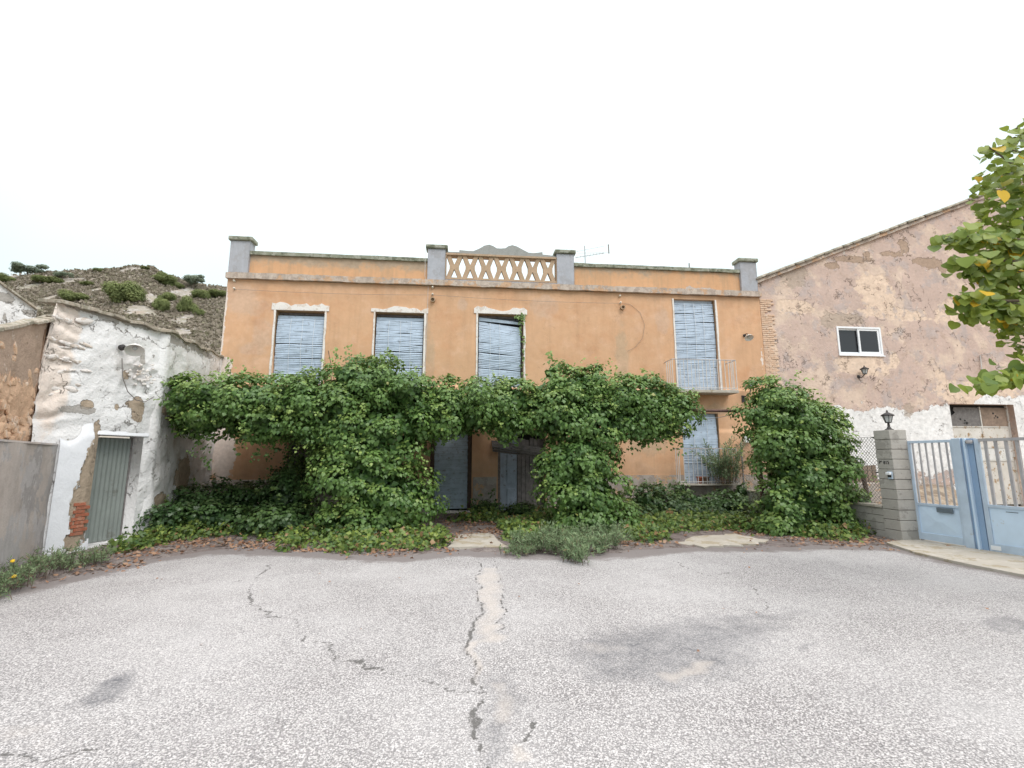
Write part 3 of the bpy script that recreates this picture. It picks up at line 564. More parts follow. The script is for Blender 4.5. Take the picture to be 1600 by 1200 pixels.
# balcony on the right window, ground-floor grille below it
def cage(name, parent, x0, x1, yf, z0, z1, nb, sides, slabm, rb, slab_t, curl=False):
    s = MB().box(x0 - .03, x1 + .03, yf - .03, YF - .003, z0 - slab_t, z0).build(name, slabm, parent, bevel=.008)
    MB().tube([(x0, YF, z1), (x0, yf, z1), (x1, yf, z1), (x1, YF, z1)], .014, 5).build('handrail', M['gate_bar'], s)
    MB().tube([(x0, YF, z0 + .06), (x0, yf, z0 + .06), (x1, yf, z0 + .06), (x1, YF, z0 + .06)], .011, 5).build('bottom_rail', M['rail_white'], s)
    bm_ = MB().tube([(0, 0, 0), (0, 0, z1 - z0 - .008)], rb, 5).mesh('baluster', M['rail_white'])
    for k in range(nb + 1): inst('baluster', bm_, Matrix.Translation((x0 + (x1 - x0) * k / nb, yf, z0)), s)
    for k in range(1, sides):
        for x in (x0, x1): inst('baluster', bm_, Matrix.Translation((x, yf + (YF - yf) * k / sides, z0)), s)
    return s
YB = 13.74
xb0, zb1 = P(1050, 561, YB)[0], P(1050, 561, YB)[2]; xb1 = P(1149, 565, YB)[0]; zb0 = P(1100, 609, YB)[2]
cage('balcony', house, xb0, xb1, YB, zb0, P(1100, 562, YB)[2], 17, 4, M['concrete'], .0115, .09)
YG = 13.95
xg0, xg1 = P(1062, 730, YG)[0], P(1152, 730, YG)[0]
cage('window_grille', house, xg0, xg1, YG, P(1100, 756, YG)[2], P(1100, 701, YG)[2], 13, 3, M['concrete'], .0105, .05)
# rainwater spouts in the wall
def spout(px, py):
    a = P(px, py, YF); n = 12; b = MB(); Mx = Matrix.Translation((a[0], YF, a[2])) @ Matrix.Rotation(math.radians(97), 4, 'X')
    b.lathe([(.035, -.05), (.075, -.05), (.075, .12), (.05, .12), (.05, .02), (.0, .02)], n, Mx); return b.build('drain_spout', M['lattice'], house)
for q in [(676.5, 469), (972, 481)]: spout(*q)
MB().box(8.3, 8.5, YF - .04, YF, .9, .98).build('vent', M['plinth_grey'], house)

# ================================================================== LEFT: WHITEWASHED SHED AND ITS NEIGHBOURS
SA = np.array([-6.85, 8.75]); SB = np.array([-6.33, 10.43]); SC_ = np.array([-7.16, 14.46]); ab = (SB - SA) / np.linalg.norm(SB - SA)
SA0 = SA - ab * .42
shed = thing('shed', 'whitewashed rubble shed with peeling plaster and a narrow corrugated door beside the ochre house', 'shed', (-8.2, 10.5, 0))
nAB = np.array([ab[1], -ab[0]])
def uA(px, py): return PL(px, py, SA0, SB)
dl = uA(131, 852)[0]; dr = uA(205, 846)[0]; dtop = uA(165, 680)[1]
# door opening in the A0-B stretch
LAB = float(np.linalg.norm(SB - SA0))
def pbl(A, B, px, py, rx, ry):
    a = PL(px, py, A, B); b_ = PL(px + rx, py, A, B); c_ = PL(px, py + ry, A, B); return (a[0], a[1], abs(b_[0] - a[0]), abs(c_[1] - a[1]))
shed_top = lambda px: 0
t0 = PL(112, 476, SA0, SB); t1 = PL(235, 512, SA0, SB); 
topA = lambda u: t0[1] + (t1[1] - t0[1]) * np.clip((u - t0[0]) / (t1[0] - t0[0]), 0, 1) - .9 * np.clip((.14 - u) / .14, 0, 1) ** 1.5 + .03 * math.sin(u * 9)
hole = (dl, dr, .04, dtop, .34)
mA1 = [pbl(SA0, SB, *q) for q in [(137, 632, 11, 7), (213, 640, 10, 21), (211, 633, 14, 8), (183, 636, 4, 6), (118, 795, 14, 48), (130, 745, 10, 36), (145, 690, 4, 30), (196, 795, 9, 22), (190, 770, 8, 16), (108, 845, 14, 14), (198, 585, 6, 8), (140, 745, 16, 60), (150, 700, 7, 40), (128, 800, 16, 50)]]
mA2 = [pbl(SA0, SB, *q) for q in [(150, 485, 45, 6), (200, 500, 45, 7), (175, 496, 20, 9), (226, 560, 4, 10), (120, 640, 30, 6)]]
mA3 = [pbl(SA0, SB, *q) for q in [(90, 560, 26, 110), (75, 620, 22, 60), (115, 510, 16, 40)]]
mA4 = [pbl(SA0, SB, *q) for q in [(205, 575, 22, 30)]]
def dispA(u, z):
    p = np.c_[u, z, z * 0]; smooth = np.clip((dtop + .15 - z) / .2, 0, 1) * np.clip((dl + .02 - u) / .1, 0, 1)
    rough = (fbm(p, 3.0, 4, 41) - .5) * .085; quoin = np.clip((.62 - u) / .3, 0, 1) * (np.abs(np.sin(z * 8.5 + 4.5 * fbm(p, 2.5, 3, 45))) * .06 - .02 + (fbm(p, 9, 3, 46) - .5) * .05)
    rub = blobs(u, z, [pbl(SA0, SB, 215, 590, 30, 34)]) * (fbm(p, 7, 3, 47) - .4) * .16
    return (rough + quoin) * (1 - smooth) + rub + .05 * smooth - .03 * np.clip(z - 2.5, 0, 2)
wl_ = wall('wall', SA0, SB, 0, 2.3, [hole], M['shed'], shed, .035, dispA, dict(m1=lambda u, z: blobs(u, z, mA1), m2=lambda u, z: blobs(u, z, mA2), m3=lambda u, z: blobs(u, z, mA3), m4=lambda u, z: blobs(u, z, mA4)), top=topA)
BC = (SC_ - SB) / np.linalg.norm(SC_ - SB); LBC = float(np.linalg.norm(SC_ - SB))
tC = P(345, 557, 14.2)[2]
topB = lambda u: t1[1] + (tC - t1[1]) * u / LBC + .03 * math.sin(u * 5)
mB1 = [pbl(SB, SC_, *q) for q in [(248, 650, 8, 12), (258, 640, 6, 8), (272, 655, 12, 6), (250, 790, 8, 18), (285, 745, 10, 30)]]
mB2 = [pbl(SB, SC_, *q) for q in [(250, 520, 22, 6), (275, 533, 22, 6), (310, 546, 26, 5)]]
def dispB(u, z):
    p = np.c_[u, z, z * 0 + 7]; return (fbm(p, 2.6, 4, 51) - .5) * .12 - .10 * np.clip(1 - u / .35, 0, 1) ** 2
wall('wall', SB, SC_, 0, 2.3, [], M['shed'], shed, .05, dispB, dict(m1=lambda u, z: blobs(u, z, mB1), m2=lambda u, z: blobs(u, z, mB2), m3=lambda u, z: u * 0, m4=lambda u, z: np.clip(.62 - np.clip(z - 2.2, 0, 9) * .3, 0, .45)), top=topB)
# corner cover at B (rounded) – a bulging vertical roll of plaster
b = MB(); zs = np.linspace(0, t1[1] - .02, 26); cB = SB - nAB * .17 + np.array([-.02, -.02])
b.tube([(cB[0] + .02 * math.sin(z * 3), cB[1] + .03 * math.sin(z * 2.1), z) for z in zs], [.20 + .02 * math.sin(z * 4) for z in zs], 12)
o = b.build('corner', M['shed'], shed, smooth=True)
# body behind (end, back and roof)
bk = np.array([-1.0, .22]) * 4.2
rf = MB(); pts = [SA0 - nAB * .05, SB - nAB * .05, SC_ + np.array([-.05, 0])]; zt = [topA(.3) - .3, t1[1] - .2, tC - .2]
v = [(p[0], p[1], zz) for p, zz in zip(pts, zt)] + [(p[0] + bk[0], p[1] + bk[1], zz - 2.4) for p, zz in zip(pts, zt)]
rf.add(v, [(0, 1, 4, 3), (1, 2, 5, 4)]); rf.build('roof', M['tile'], shed)
q0 = SA0 + nAB * 0; rq = MB().add([(q0[0], q0[1], 0), (q0[0], q0[1], topA(.1) - .4), (q0[0] + bk[0], q0[1] + bk[1], topA(.1) - 2.6), (q0[0] + bk[0], q0[1] + bk[1], 0)], [(0, 1, 2, 3)]).build('end_wall', M['stone_wall'], shed)
# eave slabs along the wall top
def eave(A, e, n, u0, u1, top, k, seed, dp=.5):
    r = np.random.RandomState(seed); us = np.linspace(u0, u1, k + 1)
    for a, b_ in zip(us[:-1], us[1:]):
        pa = A + e * (a + .004); pb_ = A + e * (b_ - .004); ov = .05 + r.uniform(-.025, .035); th = .045 + r.uniform(0, .03); za, zb = top(a) + r.uniform(-.015, .02), top(b_) + r.uniform(-.015, .02)
        v = []
        for p, zz in ((pa, za), (pb_, zb)):
            v += [(*(p + n * ov), zz - .01), (*(p - n * dp), zz - .01 + .12 * dp), (*(p - n * dp), zz - .01 + .12 * dp + th), (*(p + n * (ov - .01)), zz - .01 + th)]
        MB().add(v, [(0, 1, 2, 3), (7, 6, 5, 4), (0, 4, 5, 1), (1, 5, 6, 2), (2, 6, 7, 3), (3, 7, 4, 0)]).build('roof_tile', M['tile'], shed, bevel=.01)
eave(SA0, ab, nAB, .12, LAB + .05, topA, 7, 3); eave(SB, BC, np.array([BC[1], -BC[0]]), .05, LBC, topB, 14, 4)
# lumps of limewashed stone at the corner and near the lamp
def rock(seed, mat, name='stone', smooth=True):
    r = np.random.RandomState(seed); m = bmesh.new(); bmesh.ops.create_icosphere(m, subdivisions=1, radius=1)
    for v in m.verts: v.co *= r.uniform(.66, 1.16)
    me = bpy.data.meshes.new(name); m.to_mesh(me); m.free(); me.materials.append(mat)
    if smooth: me.shade_smooth()
    return me
rocks_w = [rock(60 + k, M['stone_white']) for k in range(4)]; rocks_o = [rock(70 + k, M['stone'], 'stone', False) for k in range(6)]
def stones_on(A, e, n, spots, meshes, parent, depth=.5, lift=0):
    for (u, z, ru, rz) in spots:
        Mx = Matrix(((e[0], n[0], 0, 0), (e[1], n[1], 0, 0), (0, 0, 1, 0), (0, 0, 0, 1)))
        p = A + e * u + n * lift; inst('stone', random.choice(meshes), Matrix.Translation((p[0], p[1], z)) @ Mx @ Matrix.Rotation(random.uniform(-.25, .25), 4, 'Y') @ Matrix.Diagonal((ru, min(ru, rz) * depth, rz, 1)), parent)
sp = []
zq = 2.2
while zq < topA(.3) - .12:
    hgt = random.uniform(.05, .11); uu = random.uniform(-.05, .08)
    while uu < .62:
        L = random.uniform(.14, .38); uu += L
        if random.random() < .72: sp.append((uu - L / 2, zq + random.uniform(-.05, .05), L * .6, hgt * random.uniform(.45, .75)))
    zq += hgt * 1.7
stones_on(SA0, ab, nAB, sp, rocks_w, shed, .5, -.012)
a_ = uA(218, 588); sp = [(a_[0] + random.gauss(0, .17), a_[1] + random.gauss(0, .17), random.uniform(.03, .055), random.uniform(.022, .04)) for k in range(34)]
stones_on(SA0, ab, nAB, [q for q in sp if q[0] < LAB - .03], rocks_w, shed, .5, .02)
# bare bricks at the foot of the jamb
bq = MB().box(-.118, .118, -.03, .03, -.026, .026).mesh('brick', M['brick_red'])
Mab = Matrix(((ab[0], -nAB[0], 0, 0), (ab[1], -nAB[1], 0, 0), (0, 0, 1, 0), (0, 0, 0, 1)))
for k in range(9):
    zz = .30 + k * .062
    for j in range(2):
        u = dl - .14 - j * .25 + (.0 if k % 2 else -.06)
        if j == 1 and k in (0, 1, 5, 6, 7, 8): continue
        p = SA0 + ab * u + nAB * .035; inst('brick', bq, Matrix.Translation((p[0], p[1], zz)) @ Mab @ Matrix.Diagonal((random.uniform(.75, 1), 1, 1, 1)), shed)
# lintel and corrugated door inside the recess
p0 = SA0 + ab * (dl - .03); p1 = SA0 + ab * (dr + .10); b = MB()
v = []
for p in (p0, p1): v += [(*(p + nAB * .028), dtop + .002), (*(p - nAB * .3), dtop + .002), (*(p - nAB * .3), dtop + .2), (*(p - nAB * .03), dtop + .19)]
b.add(v, [(0, 1, 2, 3), (7, 6, 5, 4), (0, 4, 5, 1), (1, 5, 6, 2), (2, 6, 7, 3), (3, 7, 4, 0)]); b.build('lintel', M['shed_smooth'], shed, bevel=.015)
n = 60; v = []; f = []
for k in range(n + 1):
    u = dl + .004 + (dr - dl - .008) * k / n; p = SA0 + ab * u - nAB * (.27 + .011 * math.sin(k / n * math.pi * 2 * 10))
    v += [(p[0], p[1], .05), (p[0], p[1], dtop - .03)]
for k in range(n): f.append((2 * k, 2 * k + 2, 2 * k + 3, 2 * k + 1))
dr_ = MB().add(v, f).build('corrugated_door', M['corrugated'], shed, smooth=True)
b = MB()
for u in (dl + .02, dr - .02): p = SA0 + ab * u - nAB * .25; b.tube([(p[0], p[1], .05), (p[0], p[1], dtop - .03)], .014, 6)
b.build('door_frame', M['wood_grey'], dr_)
# smooth whitewashed buttress to the left of the door
NB = 40; v = []; f = []; ul = PL(64, 855, SA0, SB)[0]; us = np.linspace(max(ul, .0), dl - .002, 22); zs = np.linspace(0, dtop + .28, 60); U, Z = np.meshgrid(us, zs); u = U.ravel(); z_ = Z.ravel()
edge = np.minimum((dl - u) / .06, 1); topc = np.clip((dtop + .28 - z_ - .12 * np.abs(u - us.mean()) / .4) / .12, 0, 1)
topc = np.clip((dtop + .30 - z_ + .10 * np.sin(u * 9)) / .42, 0, 1); dd = .085 * topc - .05 * (1 - topc) + (fbm(np.c_[u, z_, u * 0], 2, 3, 61) - .5) * .03
v = np.c_[SA0[0] + ab[0] * u + nAB[0] * dd, SA0[1] + ab[1] * u + nAB[1] * dd, z_]; I = np.arange(len(u)).reshape(60, 22)
F = np.stack([I[:-1, :-1].ravel(), I[:-1, 1:].ravel(), I[1:, 1:].ravel(), I[1:, :-1].ravel()], 1)
mS = blobs(u, z_, [(q[0], q[1], q[2], q[3]) for q in mA1[4:7]] + [mA1[9]] + mA1[11:14])
hole_m = mS[F].max(1) < .62                            # plaster fallen off: let the bare wall show
big('buttress', v, F[hole_m], M['shed_smooth'], shed, dict(m1=mS))
# grey rendered low wall and the earth-coloured stone wall above it
GD = np.array([-6.13, 7.24]); GA = np.array([-6.85, 8.75]); ge = (GA - GD) / np.linalg.norm(GA - GD); gn = np.array([ge[1], -ge[0]]); G0 = GD - ge * 2.6
LG = float(np.linalg.norm(GA - G0)) 
gw = thing('grey_wall', 'low wall of stained grey cement render in front of the earth-coloured stone wall', 'wall', (*(G0 + ge * LG / 2), 0))
wall('render', G0, GA, 0, 1.80, [], M['grey_render'], gw, .08, lambda u, z: (fbm(np.c_[u, z, u * 0], 1.2, 3, 71) - .5) * .06 + .03 * np.clip(1 - z / .8, 0, 1))
b = MB(); v = []
for p in (G0, GA): v += [(*(p + gn * .02), 1.801), (*(p - gn * .4), 1.83), (*(p - gn * .4), 1.865), (*(p + gn * .015), 1.83)]
b.add(v, [(0, 1, 2, 3), (7, 6, 5, 4), (0, 4, 5, 1), (1, 5, 6, 2), (2, 6, 7, 3), (3, 7, 4, 0)]); b.build('top_ledge', M['grey_render'], gw)
e0 = GA - ge * .0; MB().add([(*GA, 0), (*GA, 1.8), (*(GA - gn * .4), 1.8), (*(GA - gn * .4), 0)], [(0, 1, 2, 3)]).build('end', M['grey_render'], gw)
sw = thing('stone_wall', 'earth-coloured rubble wall with orange stones above the grey rendered wall', 'wall', (*(G0 + ge * LG / 2 - gn * .4), 0))
S0 = G0 - gn * .30; S1 = GA - gn * .30 + ge * .15; LS = float(np.linalg.norm(S1 - S0)); tp0 = PL(20, 512, S0, S1); tp1 = PL(95, 497, S0, S1)
stop = lambda u: max(2.6, tp1[1] + (tp1[1] - tp0[1]) / (tp1[0] - tp0[0]) * (u - tp1[0]))
mSb = [pbl(S0, S1, *q) for q in [(30, 550, 60, 45), (60, 535, 40, 40), (10, 590, 30, 30)]]; mSo = [pbl(S0, S1, *q) for q in [(30, 640, 70, 48)]]
wall('wall', S0, S1, 0, 2.2, [], M['stone_wall'], sw, .05, lambda u, z: (fbm(np.c_[u, z, u * 0], 4, 4, 81) - .5) * .14 * np.clip(3.2 - z, .25, 1), dict(m1=lambda u, z: blobs(u, z, mSb), m2=lambda u, z: blobs(u, z, mSo)), top=stop)
spots = []
zz = 1.86
while zz < 3.25:
    h_ = random.uniform(.05, .085); uu = LS - 2.3
    while uu < LS - .02:
        L = random.uniform(.08, .30)
        if random.random() < (.7 if zz < 2.75 else .10): spots.append((uu + L / 2, zz + random.uniform(-.06, .06), L * random.uniform(.5, .8), h_ * random.uniform(.7, 1.6)))
        uu += L
    zz += h_ * 1.75
stones_on(S0, ge, gn, spots, rocks_o, sw, .36, -.004)
eave(S0, ge, gn, LS - 2.6, LS - .05, stop, 5, 9, .10); 
for o in list(bpy.data.objects):
    pass
for o in [c for c in shed.children if c.name.startswith('roof_tile')][-5:]:
    W[o.name] = W[o.name]; o.parent = sw; o.location = W[o.name] - W[sw.name]
# whitewashed gable further back at the picture's left border
FA = np.array([-11.2, 8.2]); FB = np.array([-9.35, 11.3]); fe = (FB - FA) / np.linalg.norm(FB - FA); 
f0 = PL(0, 443, FA, FB); f1 = PL(58, 484, FA, FB); LF = f1[0]
fg = thing('gable_wall', 'mottled whitewashed gable rising behind the earth-coloured stone wall', 'wall', (*(FA + fe * LF / 2), 0))
ftop = lambda u: f0[1] + (f1[1] - f0[1]) * (u - f0[0]) / (f1[0] - f0[0])
mF = lambda u, z: blobs(u, z, [pbl(FA, FB, *q) for q in [(10, 465, 12, 8), (8, 495, 5, 6), (25, 520, 20, 12), (50, 490, 12, 6)]])
wall('wall', FA, FA + fe * LF, 0, 3.0, [], M['shed'], fg, .06, lambda u, z: (fbm(np.c_[u, z, u * 0], 2, 4, 91) - .5) * .12, dict(m1=lambda u, z: u * 0, m2=mF, m3=lambda u, z: u * 0, m4=lambda u, z: u * 0 + .2), top=ftop)
fn = np.array([fe[1], -fe[0]]); eave(FA, fe, fn, max(0, LF - 3.2), LF, ftop, 6, 12, .12)
for o in [c for c in shed.children if c.name.startswith('roof_tile')][-6:]: o.parent = fg; o.location = W[o.name] - W[fg.name]
MB().add([(*(FA + fe * LF), 0), (*(FA + fe * LF), ftop(LF)), (*(FA + fe * LF - fn * 4), ftop(LF)), (*(FA + fe * LF - fn * 4), 0)], [(0, 1, 2, 3)]).build('end_wall', M['shed'], fg)

# ================================================================== RIGHT: THE BARN
YR = 14.36; BX0 = HX1 + .02; BX1 = 33.0
barn = thing('barn', 'large gabled barn with blotchy pink render, white dado and peeling steel door', 'barn', (21, YR + 5, 0))
r0, r1 = P(1186, 440, YR), P(1575, 295, YR); sl = (r1[2] - r0[2]) / (r1[0] - r0[0]); XP = 21.6
btop = lambda u: (r0[2] + sl * (u + BX0 - r0[0]) if u + BX0 < XP else r0[2] + sl * (2 * XP - u - BX0 - r0[0]))
g0, g1 = P(1483, 631, YR), P(1583, 631, YR); GAR = (g0[0], g1[0], 0.0, g0[2]); w0_, w1_ = P(1306, 510, YR), P(1380, 556, YR); WIN = (w0_[0], w1_[0], w1_[2], w0_[2])
bhol = [(GAR[0] - BX0, GAR[1] - BX0, -.1, GAR[3], .28), (WIN[0] - BX0, WIN[1] - BX0, WIN[2], WIN[3], .12)]
def pr(*q): return pb(*q, off=BX0, Y=YR)
bm2 = [pr(*q) for q in [(1345, 570, 46, 16), (1395, 562, 10, 16), (1470, 595, 10, 20), (1520, 612, 62, 20), (1590, 610, 30, 14), (1400, 490, 60, 10), (1370, 455, 30, 30), (1500, 490, 40, 22), (1240, 480, 30, 12), (1250, 640, 16, 20), (1205, 560, 10, 60)]]
bm3 = [pr(*q) for q in [(1320, 500, 34, 10), (1295, 500, 10, 12), (1420, 640, 8, 10), (1240, 430, 20, 20)]]
bm4 = [pr(*q) for q in [(1413, 385, 7, 14), (1395, 397, 20, 4), (1455, 412, 18, 9), (1440, 408, 16, 5), (1330, 405, 30, 5), (1300, 415, 10, 6), (1470, 372, 12, 4), (1540, 345, 8, 5), (1355, 398, 5, 5), (1475, 420, 6, 8)]]
def bdado(u, z): 
    zt = 3.25 + .35 * (fbm(np.c_[u, u * 0, u * 0], 1.1, 3, 5) - .5) + .5 * np.clip((u - 7.2) / .8, 0, 1) - .3 * np.clip((u - 4.6) / .8, 0, 1) * np.clip((5.6 - u) / .5, 0, 1)
    up = np.clip(.5 + (zt - z) / .45, 0, 1); low = np.clip(.5 + (z - 1.15 - .3 * fbm(np.c_[u, u * 0, u * 0], .9, 2, 8)) / .4, 0, 1); return np.minimum(up, .42 + low * .6)
wall('wall', (BX0, YR), (BX1, YR), 0, 7.4, bhol, M['barn'], barn, .12, lambda u, z: (fbm(np.c_[u, z, u * 0], .9, 4, 101) - .5) * .08,
     dict(m1=bdado, m2=lambda u, z: blobs(u, z, bm2), m3=lambda u, z: np.maximum(blobs(u, z, bm3), np.clip(.9 - z / 1.6, 0, 1)), m4=lambda u, z: np.maximum(blobs(u, z, bm4), .05)), top=btop)
b = MB(); d2 = 14
b.box(BX0, BX0 + .3, YR + .02, YR + d2, 0, 7.3); b.build('side_wall', M['barn'], barn); MB().box(BX1 - .3, BX1, YR + .02, YR + d2, 0, 7.3).build('side_wall', M['barn'], barn)
MB().box(WIN[0] - .2, WIN[1] + .2, YR + .5, YR + .6, WIN[2] - .3, WIN[3] + .3).build('dark_backing', M['dark'], barn)  # dark sheet behind the window, unlit interior put into the colour
zp = btop(XP - BX0)
MB().add([(BX0 - .05, YR - .05, btop(-.05) + .04), (XP, YR - .05, zp + .04), (BX1 + .05, YR - .05, btop(BX1 - BX0 + .05) + .04), (BX0 - .05, YR + d2, btop(-.05) + .04), (XP, YR + d2, zp + .04), (BX1 + .05, YR + d2, btop(BX1 - BX0 + .05) + .04)], [(0, 1, 4, 3), (1, 2, 5, 4)]).build('roof', M['tile'], barn)
an = math.atan(sl); ln = math.hypot(XP - BX0, (XP - BX0) * sl); Mr = Matrix.Translation((BX0 - .06, YR, btop(-.06))) @ Matrix.Rotation(-an, 4, 'Y')
b = MB()
for k in range(24):
    x0 = ln * k / 24; b.box(x0 + .001, ln * (k + 1) / 24 - .001, -.085 + RS.uniform(-.006, .006), .0, -.03 + RS.uniform(-.01, .01), .075, Mr)
b.build('verge_moulding', M['cornice'], barn)
def halfpipe(L, ra, rb_, th, n=7):
    v = []; f = []
    for (x, r) in ((0, ra), (L, rb_)):
        for k in range(n + 1):
            a = math.pi * k / n; v += [(x, -r * math.cos(a), r * .75 * math.sin(a)), (x, -(r - th) * math.cos(a), (r - th) * .75 * math.sin(a))]
    w = 2 * (n + 1)
    for k in range(n): f += [(2 * k, 2 * k + 2, w + 2 * k + 2, w + 2 * k), (2 * k + 1, w + 2 * k + 1, w + 2 * k + 3, 2 * k + 3), (2 * k, 2 * k + 1, 2 * k + 3, 2 * k + 2), (w + 2 * k, w + 2 * k + 2, w + 2 * k + 3, w + 2 * k + 1)]
    f += [(0, w, w + 1, 1), (w - 2, w - 1, 2 * w - 1, 2 * w - 2)]
    return MB().add(v, f).mesh('roof_tile', M['tile'], True)
tm = halfpipe(.54, .15, .12, .022); nt_ = int(ln / .40)
for row in range(2):
    for k in range(nt_): inst('roof_tile', tm, Mr @ Matrix.Translation((k * .40 - .03, .0 + row * .24 + RS.uniform(-.012, .012),   .06 + RS.uniform(-.006, .01))) @ Matrix.Rotation(-.055 + RS.uniform(-.02, .02), 4, 'Y') @ Matrix.Rotation(RS.uniform(-.03, .03), 4, 'Z'), barn)
# bricks toothed out beside the house
bk_m = MB().box(-.125, .125, -.04, .04, -.026, .026).mesh('brick', M['brick'])
for k in range(52):
    zz = 3.45 + k * .067; wdt = .30 if 4 < k < 40 else .2; x = BX0 + .015 + (0 if k % 2 else -.1); j = 0
    while x < BX0 + wdt + RS.uniform(-.08, .12):
        xa, xb = max(x, BX0 + .01), x + .24
        if xb - xa > .06: inst('brick', bk_m, Matrix.Translation(((xa + xb) / 2, YR + .016 + RS.uniform(-.008, .008), zz)) @ Matrix.Diagonal(((xb - xa) / .25, 1, 1, 1)), barn)
        x += .25
# sliding window
wf = frame(WIN[0], WIN[1], WIN[2], WIN[3], YR - .025, YR + .10, .06, M['pvc'], barn, 'window')
xm = (WIN[0] + WIN[1]) / 2
for x0, x1, y in ((WIN[0] + .062, xm + .04, YR + .045), (xm - .04, WIN[1] - .062, YR - .005)):
    s = frame(x0, x1, WIN[2] + .062, WIN[3] - .062, y, y + .04, .065 if y < YR + .02 else .05, M['pvc'], wf, 'sash')
    MB().box(x0 + .05, x1 - .05, y + .015, y + .025, WIN[2] + .11, WIN[3] - .11).build('pane', M['glass'], wf)
MB().box(WIN[0] - .02, WIN[1] + .04, YR - .05, YR - .026, WIN[2] - .035, WIN[2] + .0).build('sill', M['pvc'], wf)
# big sheet-steel door with transoms
dY = YR + .22; gd = MB().box(GAR[0], GAR[1], dY + .03, dY + .06, -.02, GAR[3] - .002).build('steel_door', M['dark'], barn)  # near-black backing; darkness behind the torn panel is in its colour
xa, xb = GAR[0] + .05, GAR[1] - .05; xmid = P(1531, 650, dY)[0]; rows = [P(1530, 636, dY)[2], P(1530, 667, dY)[2], P(1530, 699, dY)[2], 1.5, .02]
for i in range(4):
    for j, (x0, x1) in enumerate(((xa, xmid - .02), (xmid + .02, xb))):
        if i == 0 and j == 0:                          # torn upper corner
            zt, zb = rows[0] - .02, rows[1] + .02; hx, hz_ = .34, .30
            poly = [(x0, zb), (x1, zb), (x1, zt), (x0 + hx, zt), (x0 + hx - .03, zt - .10), (x0 + hx + .03, zt - .18), (x0 + hx - .06, zt - .25), (x0 + .2, zt - hz_), (x0 + .12, zt - .22), (x0, zt - .2)]
            MB().prism(poly, dY - .012, dY + .012).build('door_panel', M['wood_grey'], gd); continue
        mt = M['board'] if (i == 0) else M['steel_door']
        MB().box(x0, x1, dY - .012 + RS.uniform(-.004, .004), dY + .012, rows[i + 1] + .02, rows[i] - .02).build('door_panel', mt, gd, bevel=.006)
b = MB()
for zz in rows[1:4]: b.box(xa, xb, dY - .03, dY + .02, zz - .018, zz + .018)
b.box(xmid - .018, xmid + .018, dY - .028, dY + .02, .02, rows[0]).box(GAR[0], xa, dY - .03, dY + .03, 0, GAR[3]).box(xb, GAR[1], dY - .03, dY + .03, 0, GAR[3])
b.build('door_frame', M['steel_door'], gd)
for q in [(1500, 655, .04), (1507, 657, .035), (1510, 661, .06), (1506, 661, .03), (1551, 646, .04), (1555, 650, .03), (1558, 652, .035), (1553, 653, .02)]:
    a = P(q[0], q[1], dY); MB().lathe([(0, .0), (q[2] * .9, .0), (q[2] * .7, .012), (0, .012)], 9, Matrix.Translation((a[0], dY - .013, a[2])) @ Matrix.Rotation(math.pi / 2, 4, 'X')).build('hole', M['ink'], gd)

# ================================================================== FENCE, PILLAR AND GATES ON THE RIGHT
FX, FY = 8.42, 8.62                                    # near corner of the block pillar
pl = thing('gate_pillar', 'grey concrete block pillar with house number and bell, lantern on top', 'pillar', (FX + .185, FY + .185, 0))
zt = P(1393, 671, FY)[2]; nb = 11; PW = .185; ch = zt / nb; jo = .010
pm = MB().box(-PW, PW, -PW, PW, -ch / 2 + jo / 2, ch / 2 - jo / 2).mesh('concrete_block', M['block'])
for k in range(nb):
    o = inst('concrete_block', pm, Matrix.Translation((FX + PW + RS.uniform(-.004, .004), FY + PW + RS.uniform(-.004, .004), ch * (k + .5))) @ Matrix.Rotation(RS.uniform(-.008, .008), 4, 'Z'), pl)
    b = o.modifiers.new('bevel', 'BEVEL'); b.width = .008; b.segments = 2
MB().box(FX + .012, FX + 2 * PW - .012, FY + .012, FY + 2 * PW - .012, 0, zt - .02).build('core', M['mortar'], pl)
cu = bpy.data.curves.new('house_number', 'FONT'); cu.body = 'Pº 815'; cu.size = .09; cu.extrude = .002; cu.align_x = 'CENTER'
to = bpy.data.objects.new('house_number', cu); COL.objects.link(to); dg = bpy.context.evaluated_depsgraph_get()
tm_ = bpy.data.meshes.new_from_object(to.evaluated_get(dg)); bpy.data.objects.remove(to); tm_.materials.clear(); tm_.materials.append(M['ink'])
qn = PL(1381, 722, (FX, FY + .45), (FX, FY)); zn = qn[1]
inst('house_number', tm_, Matrix.Translation((FX - .007, FY + .20, zn - .035)) @ Matrix.Rotation(-math.pi / 2, 4, 'Z') @ Matrix.Rotation(math.pi / 2, 4, 'X'), pl)
qb = PL(1392, 742, (FX, FY + .45), (FX, FY)); by = FY + .45 - qb[0]
o = MB().box(FX - .03, FX - .004, by - .055, by + .055, qb[1] - .085, qb[1] + .065).build('bell_box', M['gate_blue'], pl, bevel=.012)
MB().box(FX - .075, FX - .031, by - .05, by + .05, qb[1] + .0, qb[1] + .05).build('bell_hood', M['pvc'], o, bevel=.01)
MB().box(FX - .036, FX - .031, by - .04, by + .04, qb[1] - .045, qb[1] - .005).build('speaker_slot', M['ink'], o)
